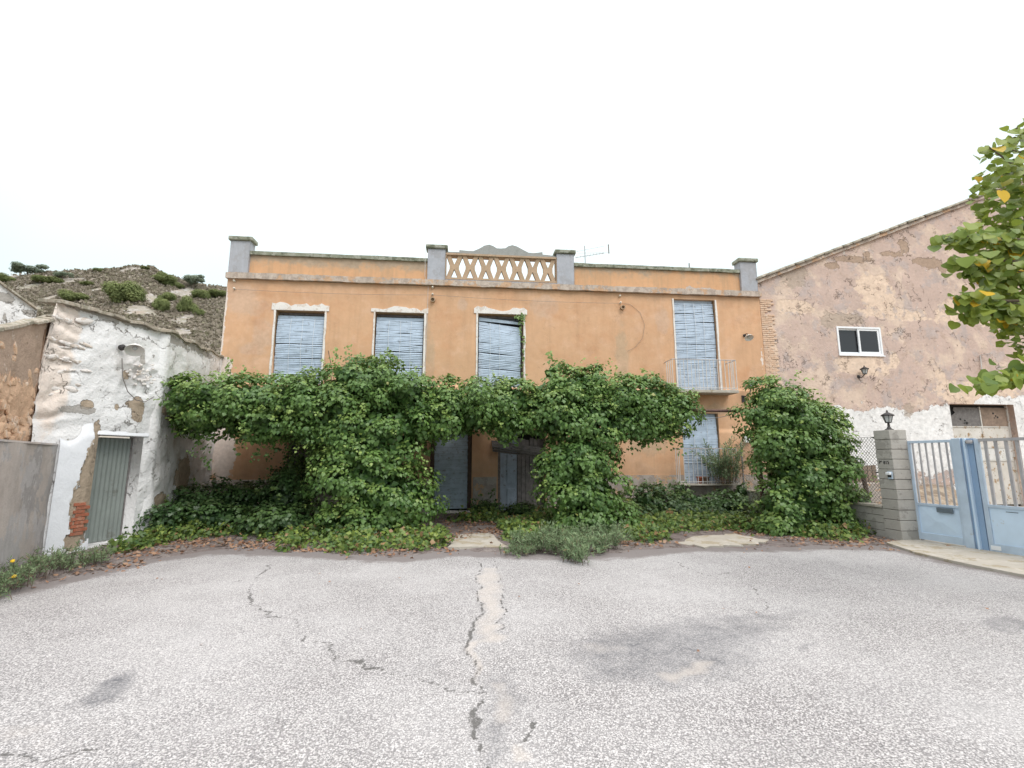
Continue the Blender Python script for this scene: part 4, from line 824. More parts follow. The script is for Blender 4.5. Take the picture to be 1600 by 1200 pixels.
def lantern(b_name, label, base, s, parent_cat='lamp', stand=True, group=None):
    t = thing(b_name, label, parent_cat, base, group); x, y, z = base; n6 = 6
    if stand: MB().lathe([(.085 * s, 0), (.085 * s, .012 * s), (.05 * s, .03 * s), (.026 * s, .075 * s), (.022 * s, .15 * s), (.03 * s, .16 * s), (.0, .16 * s)], 12, Matrix.Translation((x, y, z))).build('stem', M['iron'], t, True)
    zb = z + (.155 * s if stand else 0)
    MB().lathe([(.0, 0), (.058 * s, 0), (.06 * s, .018 * s), (.0, .018 * s)], n6, Matrix.Translation((x, y, zb))).build('base_ring', M['iron'], t)
    MB().lathe([(.052 * s, .018 * s), (.092 * s, .155 * s), (.0, .155 * s)], n6, Matrix.Translation((x, y, zb))).build('glass', M['lamp_glass'], t)
    b = MB()
    for k in range(6):
        a = 2 * math.pi * k / 6; b.tube([(x + .055 * s * math.cos(a), y + .055 * s * math.sin(a), zb + .016 * s), (x + .096 * s * math.cos(a), y + .096 * s * math.sin(a), zb + .158 * s)], .007 * s, 5)
    b.build('glazing_bars', M['iron'], t)
    MB().lathe([(.0, .153 * s), (.125 * s, .153 * s), (.128 * s, .165 * s), (.075 * s, .205 * s), (.045 * s, .222 * s), (.02 * s, .235 * s), (.014 * s, .25 * s), (.022 * s, .262 * s), (.0, .285 * s)], 12, Matrix.Translation((x, y, zb))).build('roof', M['iron'], t, True)
    return t, zb
lantern('lantern', 'small black lantern standing on top of the block pillar', (FX + PW, FY + PW, zt + .0), .93)
# low block wall back to the house, with coping
lw = thing('block_wall', 'low wall of concrete blocks running from the gate pillar back to the barn', 'wall', (FX + .12, 11.6, 0))
zc = PL(1345, 786, (FX, FY + .45), (FX, FY + 5))[1]; nrow = 4; rh = (zc - .05) / nrow
bm_ = MB().box(-.10, .10, -.196, .196, -rh / 2 + .005, rh / 2 - .005).mesh('concrete_block', M['block'])
y1_ = YR - .02
for r_ in range(nrow):
    y = FY + .382 + (0 if r_ % 2 else -.2); k = 0
    while y < y1_ - .1:
        ya, yb_ = max(y, FY + .385), min(y + .4, y1_)
        if yb_ - ya > .06: inst('concrete_block', bm_, Matrix.Translation((FX + .13 + RS.uniform(-.004, .004), (ya + yb_) / 2, rh * (r_ + .5))) @ Matrix.Diagonal((1, (yb_ - ya) / .4, 1, 1)), lw)
        y += .4
MB().box(FX + .04, FX + .22, FY + .385, y1_, 0, zc - .06).build('core', M['mortar'], lw)
ycop = FY + .385
while ycop < y1_ - .1:
    ye = min(ycop + .98, y1_); MB().box(FX - .01, FX + .27, ycop + .003, ye - .003, zc - .048, zc).build('coping', M['concrete'], lw, bevel=.008); ycop += .98
# chain-link mesh above it
cf = thing('chain_link_fence', 'chain-link fence on the low block wall between the ivy and the pillar', 'fence', (FX + .13, 11.6, zc))
ztm = PL(1340, 684, (FX + .13, FY + .45), (FX + .13, FY + 5))[1]; H = ztm - zc; y0_ = FY + .382; pit = .078; b = MB(); rw = .0042
hgt = H - .02
k = -int(hgt / pit) - 1
def wire(a, c): 
    d = (Vector(c) - Vector(a)).normalized(); s_ = Vector((1, 0, 0)) * rw; u_ = d.cross(Vector((1, 0, 0))) * rw
    b.add([Vector(a) + s_, Vector(a) - s_ * .5 + u_, Vector(a) - s_ * .5 - u_, Vector(c) + s_, Vector(c) - s_ * .5 + u_, Vector(c) - s_ * .5 - u_], [(0, 1, 4, 3), (1, 2, 5, 4), (2, 0, 3, 5)])
yy = y0_ - hgt
while yy < y1_:
    for sg in (1, -1):
        a = yy if sg == 1 else yy + hgt; e_ = a + sg * hgt; z0_, z1_ = zc + .01, zc + .01 + hgt
        lo, hi = min(a, e_), max(a, e_)
        if hi <= y0_ or lo >= y1_: continue
        def zat(y): return z0_ + (y - a) * sg
        ya, yb_ = max(lo, y0_), min(hi, y1_); x = FX + .13 + .004 * sg
        wire((x, ya, zat(ya)), (x, yb_, zat(yb_)))
    yy += pit
b.build('wire_mesh', M['steel'], cf, kind='stuff')
for zz in (zc + .03, zc + H * .5, ztm): MB().tube([(FX + .13, y0_ - .02, zz), (FX + .13, y1_, zz)], .004, 5).build('tension_wire', M['steel'], cf)
for zz in (ztm - .01, zc + H * .47): MB().tube([(FX + .11, FY + .36, zz), (FX + .11, FY + .54, zz)], .012, 6).build('eye_bolt', M['iron'], cf)
for y in (11.4, 14.0): MB().tube([(FX + .15, y, zc - .1), (FX + .15, y, ztm + .04)], .022, 8).build('fence_post', M['steel'], cf)
# gates
GP0 = np.array([FX + .375, FY + .04]); GP1 = np.array([9.22, 5.6]); gd_ = (GP1 - GP0) / np.linalg.norm(GP1 - GP0); gnm = np.array([gd_[1], -gd_[0]])
def sg_(px, py): return PL(px, py, GP0, GP1)
Mg = Matrix(((gd_[0], -gnm[0], 0, GP0[0]), (gd_[1], -gnm[1], 0, GP0[1]), (0, 0, 1, 0), (0, 0, 0, 1)))   # local x along the gate, y into the yard
s_post = sg_(1490, 690)[0]; s_post2 = sg_(1507, 690)[0]; ztg = sg_(1450, 688)[1]; zpan = sg_(1465, 790)[1]; zpb = sg_(1470, 847)[1]
def gbox(b, x0, x1, y0, y1, z0, z1): return b.box(x0, x1, y0, y1, z0, z1, Mg)
pg = thing('pedestrian_gate', 'narrow pale blue gate leaf with letter slot beside the block pillar', 'gate', (*(GP0 + gd_ * s_post / 2), 0))
f0_, f1_ = .015, s_post - .012; b = MB(); zb_ = .05
gbox(b, f0_, f0_ + .062, -.02, .02, zb_, ztg); gbox(b, f1_ - .05, f1_, -.02, .02, zb_, ztg); gbox(b, f0_ + .062, f1_ - .05, -.02, .02, ztg - .05, ztg); gbox(b, f0_ + .062, f1_ - .05, -.02, .02, zb_, zb_ + .13); gbox(b, f0_ + .062, f1_ - .05, -.02, .02, zpan - .02, zpan + .025)
b.build('frame', M['gate_blue'], pg, bevel=.004)
b = MB(); xa, xb = f0_ + .063, f1_ - .051; za, zb2 = zb_ + .131, zpan - .021; xm, zm = (xa + xb) / 2, (za + zb2) / 2   # shallow pyramid-pressed sheet
v = [Mg @ Vector(q) for q in [(xa, .005, za), (xb, .005, za), (xb, .005, zb2), (xa, .005, zb2), (xm - .05, -.018, zm - .02), (xm + .05, -.018, zm - .02)]]
b.add(v, [(0, 1, 5, 4), (1, 2, 5), (2, 3, 4, 5), (3, 0, 4)]); b.build('panel', M['gate_panel'], pg)
bar = MB().box(-.0125, .0125, -.011, .011, 0, ztg - .05 - zpan - .027).mesh('bar', M['gate_bar'])
for k in range(6): inst('bar', bar, Mg @ Matrix.Translation((xa + (xb - xa) * (k + .35) / 5.9, 0, zpan + .026)), pg)
q0, q1 = sg_(1466, 797)[0], sg_(1491, 797)[0]; zq = sg_(1478, 797)[1]; b = MB(); gbox(b, q0, min(q1, f1_ + .0), -.05, -.021, zq - .05, zq + .035); b.build('letter_slot', M['slot'], pg, bevel=.008)
gp = thing('gate_post', 'blue folded-steel gate post between the narrow gate and the wide gate', 'post', (*(GP0 + gd_ * (s_post + .1)), 0))
b = MB(); gbox(b, s_post, s_post2 - .03, -.07, .07, .0, ztg + .02); b.build('post', M['gate_blue'], gp, bevel=.01)
b = MB(); gbox(b, s_post2 - .028, s_post2 + .02, -.045, .06, .0, ztg + .015); b.build('channel', M['gate_deep'], gp)
b = MB(); gbox(b, s_post2 + .021, s_post2 + .05, -.085, .06, .0, ztg + .015); b.build('channel', M['gate_panel'], gp, bevel=.005)
b = MB(); gbox(b, s_post2 + .051, s_post2 + .14, -.03, .06, .0, ztg + .01); b.build('channel', M['gate_deep'], gp)
cpos = Mg @ Vector((s_post2 + .10, -.05, ztg - .05)); MB().lathe([(0, -.03), (.045, -.03), (.05, 0), (.045, .03), (0, .03)], 12, Matrix.Translation(cpos)).build('guide_roller', M['gate_bar'], gp)
vg = thing('sliding_gate', 'wide blue sliding gate with grey bars and sheet-steel lower panel', 'gate', (*(GP0 + gd_ * (s_post2 + 1.8)), 0))
v0 = s_post2 + .15; v1 = v0 + 3.6; zp2 = sg_(1570, 792)[1]; b = MB()
gbox(b, v0, v0 + .07, -.025, .025, .03, ztg); gbox(b, v1 - .07, v1, -.025, .025, .03, ztg); gbox(b, v0 + .07, v1 - .07, -.025, .025, .03, .16); gbox(b, v0 + .07, v1 - .07, -.025, .025, zp2 - .03, zp2 + .02)
b.build('frame', M['gate_blue'], vg, bevel=.004)
b = MB(); gbox(b, v0 + .071, v1 - .071, -.025, .025, ztg - .05, ztg); b.build('top_rail', M['gate_bar'], vg)
b = MB(); gbox(b, v0 + .072, v1 - .072, -.006, .006, .161, zp2 - .031); b.build('panel', M['gate_panel'], vg)
bar = MB().box(-.02, .02, -.015, .015, 0, ztg - .05 - zp2 - .022).mesh('bar', M['gate_bar']); nbv = 24
for k in range(nbv): inst('bar', bar, Mg @ Matrix.Translation((v0 + .07 + (v1 - v0 - .14) * (k + .6) / nbv, 0, zp2 + .021)), vg)
b = MB(); gbox(b, v0 + .03, v0 + .17, -.034, -.026, .06, .13); b.build('sticker', M['pvc'], vg, bevel=.002)
b = MB(); gbox(b, v0 + .30, v0 + .46, -.012, -.0065, zp2 - .085, zp2 - .075); b.build('panel_slot', M['slot'], vg)
# things left in the yard behind the fence
yp = thing('pallet', 'weathered grey board panel leaning on the barn wall behind the chain-link fence', 'pallet', (12.6, 13.9, .1))
a, c = P(1334, 727, 13.9), P(1357, 780, 13.7)
pmh = a[2] - .25
for k in range(7): MB().box(a[0] - .35 + k * .155, a[0] - .35 + k * .155 + .13, 13.86, 13.9, .15, a[2] + RS.uniform(-.06, .03)).build('board', M['board'], yp)
MB().box(a[0] - .35, a[0] + .72, 13.9, 13.94, a[2] - .3, a[2] - .18).build('batten', M['wood_grey'], yp)
yt = thing('trough', 'low pale stone trough in front of the leaning boards', 'trough', (12.2, 13.0, .0))
t0_ = P(1322, 765, 13.0); b = MB().box(t0_[0] - .3, t0_[0] + 1.3, 12.9, 13.0, .05, .86).box(t0_[0] - .3, t0_[0] + 1.3, 13.3, 13.4, .05, .86).box(t0_[0] - .3, t0_[0] - .2, 13.0, 13.3, .05, .86).box(t0_[0] + 1.2, t0_[0] + 1.3, 13.0, 13.3, .05, .86).build('trough', M['plinth_grey'], yt, bevel=.02)
p0 = P(1349, 743, 11.9); p1 = P(1358, 778, 11.9)
MB().tube([(p1[0] + .05, 11.9, .0), (p0[0], 11.92, p0[2])], .055, 8).build('wooden_stake', M['wood_dark']).update_tag()
tag(bpy.data.objects['wooden_stake'], 'dark leaning wooden stake behind the chain-link fence', 'stake', kind='thing')
for k in range(5):
    o = rock(90 + k, M['shed_smooth'], 'rubble_stone'); q = P(1440 + k * 9, 790 - k % 2 * 4, 11.0 + .5 * (k % 3)); ob = inst('rubble_stone', o, Matrix.Translation((q[0], q[1], .07)) @ Matrix.Diagonal((.22, .18, .11, 1)) @ Matrix.Rotation(k, 4, 'Z'), None)
    tag(ob, 'pale lump of rubble lying in the yard behind the narrow gate', 'rubble', 'rubble lumps in the yard', 'thing')

# ================================================================== LAMPS, WIRES AND OTHER FITTINGS ON THE WALLS
def reflector(label, p, d, r, armpts, mat='enamel'):
    t = thing('wall_lamp', label, 'lamp', armpts[0]); d = Vector(d).normalized(); Mx = Matrix.Translation(p) @ d.to_track_quat('Z', 'Y').to_matrix().to_4x4()
    MB().lathe([(r, r * .62), (r * .93, r * .40), (r * .62, r * .08), (r * .28, -r * .12), (r * .26, -r * .38), (0, -r * .38)], 20, Mx).lathe([(r, r * .62), (r * .97, r * .62), (r * .88, r * .42), (r * .55, r * .12), (0, .02 * r)], 20, Mx).build('reflector', M[mat], t, True)
    MB().lathe([(0, r * .02), (r * .2, r * .05), (r * .26, r * .28), (r * .16, r * .45), (0, r * .5)], 12, Mx).build('bulb', M['lamp_glass'], t, True)
    MB().tube(armpts + [tuple(Vector(p) - d * r * .3)], r * .1, 7).build('arm', M['iron'], t)
    a0 = Vector(armpts[0]); MB().lathe([(0, -.03), (r * .38, -.03), (r * .36, .03), (0, .05)], 10, Matrix.Translation(a0) @ (Vector(armpts[1]) - a0).normalized().to_track_quat('Z', 'Y').to_matrix().to_4x4()).build('wall_plate', M['iron'], t)
    return t
u, zz = uA(189, 543); a0 = SA0 + ab * u + nAB * .03; tip = a0 + nAB * .33 + ab * .02
reflector('white enamel reflector lamp on a short arm on the whitewashed shed', (*(a0 + nAB * .36 - ab * .05), zz - .02), (*(nAB * .45 - ab * .35), -.8), .155, [(*a0, zz), (*(a0 + nAB * .12), zz + .02), (*(a0 + nAB * .28), zz + .03)])
q = P(1162, 528, YF); reflector('white enamel reflector lamp on the ochre wall right of the balcony window', (q[0] - .02, YF - .30, q[2] - .02), (-.15, -.55, -.8), .135, [(q[0] + .03, YF - .0, q[2] + .08), (q[0] + .02, YF - .12, q[2] + .11), (q[0], YF - .24, q[2] + .07)])
q = P(1350, 585, YR - .16); lt, zb = lantern('wall_lantern', 'black wall lantern on the barn under the white window', (q[0], YR - .20, q[2]), 1.05, stand=False)
MB().tube([(q[0] - .08, YR, q[2] - .06), (q[0] - .06, YR - .12, q[2] - .10), (q[0], YR - .20, q[2] + .0)], .014, 6).build('arm', M['iron'], lt); MB().lathe([(0, 0), (.065, 0), (.06, .03), (0, .04)], 12, Matrix.Translation((q[0] - .08, YR, q[2] - .06)) @ Matrix.Rotation(math.pi / 2, 4, 'X')).build('wall_plate', M['iron'], lt)
q = P(1172, 607, YF - .25); lt, zb = lantern('wall_lantern', 'tilted old bracket lantern on the ochre wall beside the right ivy', (q[0], YF - .28, q[2]), 1.0, stand=False)
MB().tube([(q[0] - .10, YF, q[2] - .28), (q[0] - .08, YF - .16, q[2] - .22), (q[0] - .02, YF - .26, q[2] - .14), (q[0], YF - .28, q[2])], .02, 6).build('arm', M['iron'], lt); MB().box(q[0] - .16, q[0] - .06, YF - .03, YF, q[2] - .42, q[2] - .2).build('wall_plate', M['iron'], lt)
q = P(1165, 686, YF); b = MB().box(q[0] - .10, q[0] + .12, YF - .12, YF - .002, q[2] - .12, q[2] + .12).build('meter_box', M['pvc'], None, bevel=.02); tag(b, 'small white box on the ochre wall at the edge of the right ivy', 'box', kind='thing')
q0, q1, q2 = P(1532, 575, YR), P(1530, 555, YR), P(1549, 552, YR - .5)
b = MB().tube([(q0[0], YR - .03, q0[2] - .25), (q1[0], YR - .03, q1[2]), (q2[0], YR - .5, q2[2])], .016, 6).build('wall_bracket', M['rail_white']); tag(b, 'thin pale bracket sticking out of the barn above the steel door', 'bracket', kind='thing')
# insulators under the cornice (two above each spout, one pair at the house's left end)
insm = MB().lathe([(0, 0), (.03, 0), (.034, .02), (.02, .035), (.032, .05), (.028, .075), (0, .085)], 10).mesh('insulator', M['porcelain'], True)
for i, (px, py, ds) in enumerate([(367, 440, 'upper porcelain insulator at the left end of the ochre wall'), (367, 452, 'lower porcelain insulator at the left end of the ochre wall'), (676, 450, 'upper porcelain insulator between the second and third upstairs windows'), (676, 461, 'lower porcelain insulator between the second and third upstairs windows'), (968, 463.5, 'upper porcelain insulator between the third window and the balcony'), (969, 474, 'lower porcelain insulator between the third window and the balcony')]):
    a = P(px, py, YF); ob = inst('insulator', insm, Matrix.Translation((a[0], YF - .002, a[2])) @ Matrix.Rotation(math.radians(75), 4, 'X'), None); tag(ob, ds, 'insulator', 'insulators under the cornice', 'thing')
def cable(name, label, pts, r=.006, mat='cable', n=5):
    o = MB().tube(pts, r, n).build(name, M[mat]); return tag(o, label, 'cable', kind='thing')
def sag(a, b, k, n=12): return [tuple(np.array(a) + (np.array(b) - np.array(a)) * i / n - np.array([0, 0, 4 * k * (i / n) * (1 - i / n)])) for i in range(n + 1)]
i0, i1, i2 = P(367, 453, YF), P(676, 462, YF), P(969, 475, YF)
cable('cable', 'thin wire strung along under the cornice of the ochre house', [(i0[0], YF - .07, i0[2])] + sag((i0[0], YF - .07, i0[2]), (i1[0], YF - .07, i1[2]), .05) + sag((i1[0], YF - .07, i1[2]), (i2[0], YF - .07, i2[2]), .05), .0045)
c0, c1 = P(665, 388, YF - .15), P(664, 600, YF - .04); cable('cable', 'pale cable hanging straight down the facade from the second pier', [(c0[0], YF - .16, c0[2]), (c0[0], YF - .12, c0[2] - .9), (c1[0] + .01, YF - .02, c0[2] - 1.2), (c1[0], YF - .02, c1[2])], .006, 'rail_white')
cable('cable', 'thin black wire looped in an arc below the third spout', [tuple(np.array(P(px, py, YF)) - np.array([0, .02, 0])) for px, py in [(972, 474), (985, 476), (1000, 489), (1007, 508), (1004, 528), (992, 543), (980, 549)]], .004)
pts = []
for px, py in [(186, 560), (187, 590), (195, 612), (208, 625), (222, 628), (236, 620)]:
    u, zz = uA(px, py); p = SA0 + ab * u + nAB * .07; pts.append((*p, zz))
cable('cable', 'black cable dangling from the shed lamp across the whitewash', pts, .009)
pts = []
for px, py in [(243, 618), (246, 632), (256, 640), (275, 643)]:
    u, zz = PL(px, py, SB, SC_); p = SB + BC * max(u, .05) + np.array([.12, 0]); pts.append((*p, zz))
cable('pipe', 'bent grey conduit on the shed corner entering the ivy', pts, .014, 'cable', 7)
for k, (a, c) in enumerate([((1085, 655), (1160, 642)), ((1152, 707), (1185, 738)), ((1150, 735), (1190, 745))]):
    A_, B_ = P(*a, 10.7 if k == 0 else YF - .2), P(*c, 10.7 if k == 0 else 10.6); cable('cable', ['slack wire under the rusty pergola beam beside the right ivy', 'upper of two dark cables sloping into the left side of the right ivy', 'lower of two dark cables sloping into the left side of the right ivy'][k], sag(A_, B_, .06), .007)
# television aerial on the roof
aY = YF + 1.2; am = P(915, 412, aY); at_ = P(913.5, 384, aY); an_ = thing('tv_aerial', 'thin metal television aerial rising behind the parapet', 'aerial', (am[0], aY, 7.0))
MB().tube([(am[0], aY, 6.9), (at_[0], aY, at_[2])], .014, 6).build('mast', M['steel'], an_)
boom = [P(899, 402.5, aY - .3), P(944, 395.5, aY + .35)]; MB().tube([boom[0], boom[1]], .010, 5).build('boom', M['steel'], an_)
b2 = [P(901, 393, aY - .3), P(951, 383, aY + .4)]; MB().tube([b2[0], P(944, 384.5, aY + .38)], .006, 5).build('boom', M['steel'], an_); MB().tube([P(903, 395.5, aY - .3), P(951, 395, aY + .4)], .006, 5).build('boom', M['steel'], an_)
e0_, e1_ = P(950.5, 382, aY + .4), P(951.5, 396, aY + .4); MB().tube([e0_, e1_], .022, 6).build('reflector', M['cable'], an_)
for k in range(9):
    q = np.array(boom[0]) + (np.array(boom[1]) - np.array(boom[0])) * (k + .5) / 9; MB().tube([q + np.array([-.02, -.14, .0]), q + np.array([.02, .14, .0])], .004, 4).build('element', M['steel'], an_)
for px in (884, 889, 892): q = P(px, 389, aY); MB().tube([P(px, 396, aY), P(px + 3.5, 383, aY)], .004, 4).build('element', M['steel'], an_)
q = P(1077, 417, YF + .15); tag(MB().tube([(q[0], YF + .15, q[2] - .06), (q[0], YF + .15, q[2] + .13)], .02, 6).build('vent_pipe', M['cable']), 'short vent pipe poking above the right parapet', 'pipe', kind='thing')
# pergola: rusty pipes carrying the ivy
YPG = 10.7; pb0, pb1 = P(262, 640, YPG), P(1180, 643, YPG); zbm = P(1130, 642, YPG)[2]
pe_ = thing('pergola', 'rusty pipe pergola almost buried in ivy in front of the house', 'pergola', (.5, YPG, 0))
MB().tube([(-5.9, YPG, zbm), (7.4, YPG, zbm)], .035, 8).build('beam', M['rust'], pe_)
for x in (-1.9, 2.45, 7.0): MB().tube([(x, YPG + .02, 0), (x, YPG + .02, zbm - .04)], .045, 8).build('post', M['rust'], pe_)
for x in (-4.2, -1.9, .3, 2.45, 4.6): MB().tube([(x, YPG, zbm + .06), (x, YF - .01, zbm + .06)], .022, 6).build('rafter', M['rust'], pe_)

# ================================================================== PLANTS
LEAF4 = (np.array([(0, 0, 0), (.46, .34, -.03), (0, 1.0, -.10), (-.46, .34, -.03), (0, .40, .05)]), np.array([(0, 1, 4), (1, 2, 4), (2, 3, 4), (3, 0, 4)]))
NARROW = (np.array([(0, 0, 0), (.09, .5, .01), (0, 1, -.05), (-.09, .5, .01)]), np.array([(0, 1, 2), (0, 2, 3)]))
BLOB4 = (np.array([(0, 0, 0), (.5, .3, .08), (.25, .95, -.06), (-.3, .85, .06), (-.5, .3, -.06)]), np.array([(0, 1, 2), (0, 2, 3), (0, 3, 4)]))
def unit(a): return a / np.maximum(np.linalg.norm(a, axis=1, keepdims=True), 1e-9)
def leaf_arrays(pos, nrm, tip, size, tpl):
    n = unit(nrm); d = unit(tip - n * (tip * n).sum(1, keepdims=True) + 1e-5); x = np.cross(d, n); tv, tf = tpl; N = len(pos)
    wv = RS.uniform(.85, 1.15, (N, 1, 1))
    v = pos[:, None, :] + size[:, None, None] * (tv[None, :, 0:1] * wv * x[:, None, :] + tv[None, :, 1:2] * d[:, None, :] + tv[None, :, 2:3] * n[:, None, :])
    f = tf[None] + (np.arange(N) * len(tv))[:, None, None]; return v.reshape(-1, 3), f.reshape(-1, 3), len(tv)
def leaf_mesh(name, parts, mat, parent, kind='stuff'):
    """parts: list of (pos, nrm, tip, size, lv, ag, template)"""
    V, Fc, LV, AG = [], [], [], []; off = 0
    for pos, nrm, tip, size, lv, ag, tpl in parts:
        if len(pos) == 0: continue
        v, f, k = leaf_arrays(pos, nrm, tip, size, tpl); V.append(v); Fc.append(f + off); off += len(v); LV.append(np.repeat(lv, k)); AG.append(np.repeat(ag, k))
    return big(name, np.vstack(V), np.vstack(Fc), mat, parent, dict(lv=np.concatenate(LV), ag=np.concatenate(AG)), kind=kind)
def rdir(n): return unit(RS.normal(size=(n, 3)))
def ell(px, py, rx, ry, Y=10.7, dy=.75):
    c = P(px, py, Y); q = np.array([abs(P(px + rx, py, Y)[0] - c[0]), dy, abs(P(px, py + ry, Y)[2] - c[2])]); return (c, np.maximum(q - .135, q * .55))
def ivy_mass(ells, dens=11.0, size=(.052, .108), backk=.35, clump=(.12, .34), leaf_k=1.0, ground=0.02, young=.5, core=True):
    cp, cn_, csz = [], [], []
    for ei, (c, r) in enumerate(ells):
        area = 4 * math.pi * (((r[0] * r[1]) ** 1.6 + (r[0] * r[2]) ** 1.6 + (r[1] * r[2]) ** 1.6) / 3) ** (1 / 1.6); n = int(area * dens)
        d = rdir(n); p = c + d * r * RS.uniform(.80, 1.16, (n, 1)); nn = unit(d / r); keep = RS.uniform(size=n) < np.where(nn[:, 1] > .35, backk, 1)
        for ej, (c2, r2) in enumerate(ells):
            if ej != ei: keep &= (((p - c2) / (r2 * .86)) ** 2).sum(1) > 1
        keep &= p[:, 2] > ground + .03; cp.append(p[keep]); cn_.append(nn[keep])
    cp = np.vstack(cp); cn_ = np.vstack(cn_); K = len(cp); cr = RS.uniform(*clump, K); cnt = (48 * (cr / .22) ** 2 * leaf_k).astype(int) + 4
    idx = np.repeat(np.arange(K), cnt); N = len(idx); d = rdir(N); up = np.array([0, 0, 1.0]); d = unit(d + cn_[idx] * .75 + up * .35)
    pos = cp[idx] + d * (cr[idx] * RS.uniform(.55, 1.08, N))[:, None] * np.array([1.05, 1.0, .85]); pos[:, 2] = np.maximum(pos[:, 2], ground + RS.uniform(0, .05, N))
    nrm = unit(d * .8 + up * .5 + cn_[idx] * .35 + RS.normal(size=(N, 3)) * .42); tip = -up * .9 + d * .55 + RS.normal(size=(N, 3)) * .35
    cl = RS.uniform(0, 1, K); lv = np.clip(.55 * cl[idx] + .45 * RS.uniform(size=N), 0, .96); lv = np.where(RS.uniform(size=N) < .002, 1.0, lv)
    ag = np.clip((d[:, 2] - .1) * 1.1, 0, 1) * RS.uniform(.2, 1, N) * young * 1.3 * np.clip(RS.uniform(0, 1, K)[idx] * 2.0 - .45, 0.05, 1)  # lighter towards the top of each clump
    parts = [(pos, nrm, tip, RS.uniform(size[0], size[1], N), lv, ag, LEAF4)]
    if core:
        for c, r in ells:
            n = int(4.2 * math.pi * (r[0] * r[2] + r[1] * r[2] + r[0] * r[1]) * 60 * leaf_k); d = rdir(n); p = c + d * r * (RS.uniform(.25, 1, (n, 1)) ** .4) * .86; k = p[:, 2] > ground; p = p[k]; n = len(p)
            parts.append((p, unit(d[k] + RS.normal(size=(n, 3)) * .5), RS.normal(size=(n, 3)) + np.array([0, 0, -.8]), RS.uniform(.10, .17, n), RS.uniform(0, .5, n), np.zeros(n), LEAF4))
    for c, r in ells:                                   # stray shoots sticking out of the mass
        n = int(5 * r[0] * 4) + 1; d = unit(rdir(n) + np.array([0, -.5, .4])); st_ = c + d * r * 1.05
        for a, b_ in zip(st_, d):
            if a[2] < .5: continue
            m = RS.randint(7, 16); t_ = np.sort(RS.uniform(0, 1, m)); L = RS.uniform(.2, .5); p = a + (b_ + np.array([0, 0, .15]))[None] * (t_ * L)[:, None] + RS.normal(0, .03, (m, 3)); p[:, 2] -= .25 * L * t_ ** 2
            parts.append((p, unit(RS.normal(0, .5, (m, 3)) + np.array([0, -.5, .7])), RS.normal(0, .5, (m, 3)) + b_ * .5 + np.array([0, 0, -.6]), RS.uniform(.04, .08, m), RS.uniform(.3, .95, m), t_ * .7, LEAF4))
    return parts
def strands(starts, length, per=34, size=(.05, .085), spread=.06, up=False):
    parts = []
    for (x, y, z), L in zip(starts, length):
        n = max(6, int(L * per)); t_ = np.sort(RS.uniform(0, 1, n)); w = RS.uniform(-.12, .12, 2); sg = 1 if up else -1
        p = np.c_[x + w[0] * t_ + RS.normal(0, spread, n) * (1.1 - .5 * t_), y + w[1] * t_ + RS.normal(0, spread, n), z + sg * L * t_]
        nr = unit(np.c_[RS.normal(0, .6, n), -np.abs(RS.normal(.8, .3, n)), RS.uniform(-.1, .8, n)]); parts.append((p, nr, np.c_[RS.normal(0, .5, n), -RS.uniform(0, .5, n), -np.ones(n) * .8], RS.uniform(*size, n), np.clip(RS.normal(.5, .2, n), 0, .95), (t_ * .5 if up else np.zeros(n)), LEAF4))
    return parts
def ivy(name, label, cat, group, ells, extra=(), mat='ivy', stems=(), **kw):
    c = np.mean([e[0] for e in ells], axis=0); zb = 0 if min(e[0][2] - e[1][2] for e in ells) < .3 else min(e[0][2] - e[1][2] for e in ells)
    t = thing(name, label, cat, (c[0], c[1], zb), group); leaf_mesh('foliage', ivy_mass(ells, **kw) + list(extra), M[mat], t)
    if len(stems):
        for s_ in stems: MB().tube(s_, [.03 - .018 * k / max(1, len(s_) - 1) for k in range(len(s_))], 5).build('stem', M['bark'], t)
    return t
def wig(a, b, n=6, k=.12): return [tuple(np.array(a) + (np.array(b) - np.array(a)) * i / n + (RS.uniform(-k, k, 3) if 0 < i < n else 0)) for i in range(n + 1)]
def PX(l, Y=10.7): return [tuple(P(a, c, Y)) for a, c in l]
GI = 'ivy over the pergola'
ivy('ivy', 'tallest ivy column with two heaped lobes left of the doors', 'ivy', GI,
    [ell(545, 590, 36, 36, 10.6, .55), ell(585, 605, 66, 48, 10.7, .75), ell(640, 620, 44, 38, 10.7, .7), ell(530, 655, 44, 55, 10.6, .7), ell(595, 680, 88, 62, 10.6, .85), ell(565, 745, 76, 60, 10.55, .85), ell(610, 775, 74, 52, 10.5, .8), ell(570, 815, 84, 34, 10.5, .85), ell(535, 700, 46, 50, 10.6, .7), ell(672, 655, 30, 36, 10.6, .6)],
    strands(PX([(530, 562), (545, 560), (560, 562), (590, 572), (605, 574), (640, 590), (655, 594)]), [.28, .32, .22, .22, .2, .22, .16], 60, up=True),
    stems=[wig((-1.9, 10.6, 0), P(585, 700, 10.7)), wig((-1.6, 10.7, 0), P(620, 690, 10.7)), wig((-2.2, 10.6, 0), P(545, 640, 10.6))])
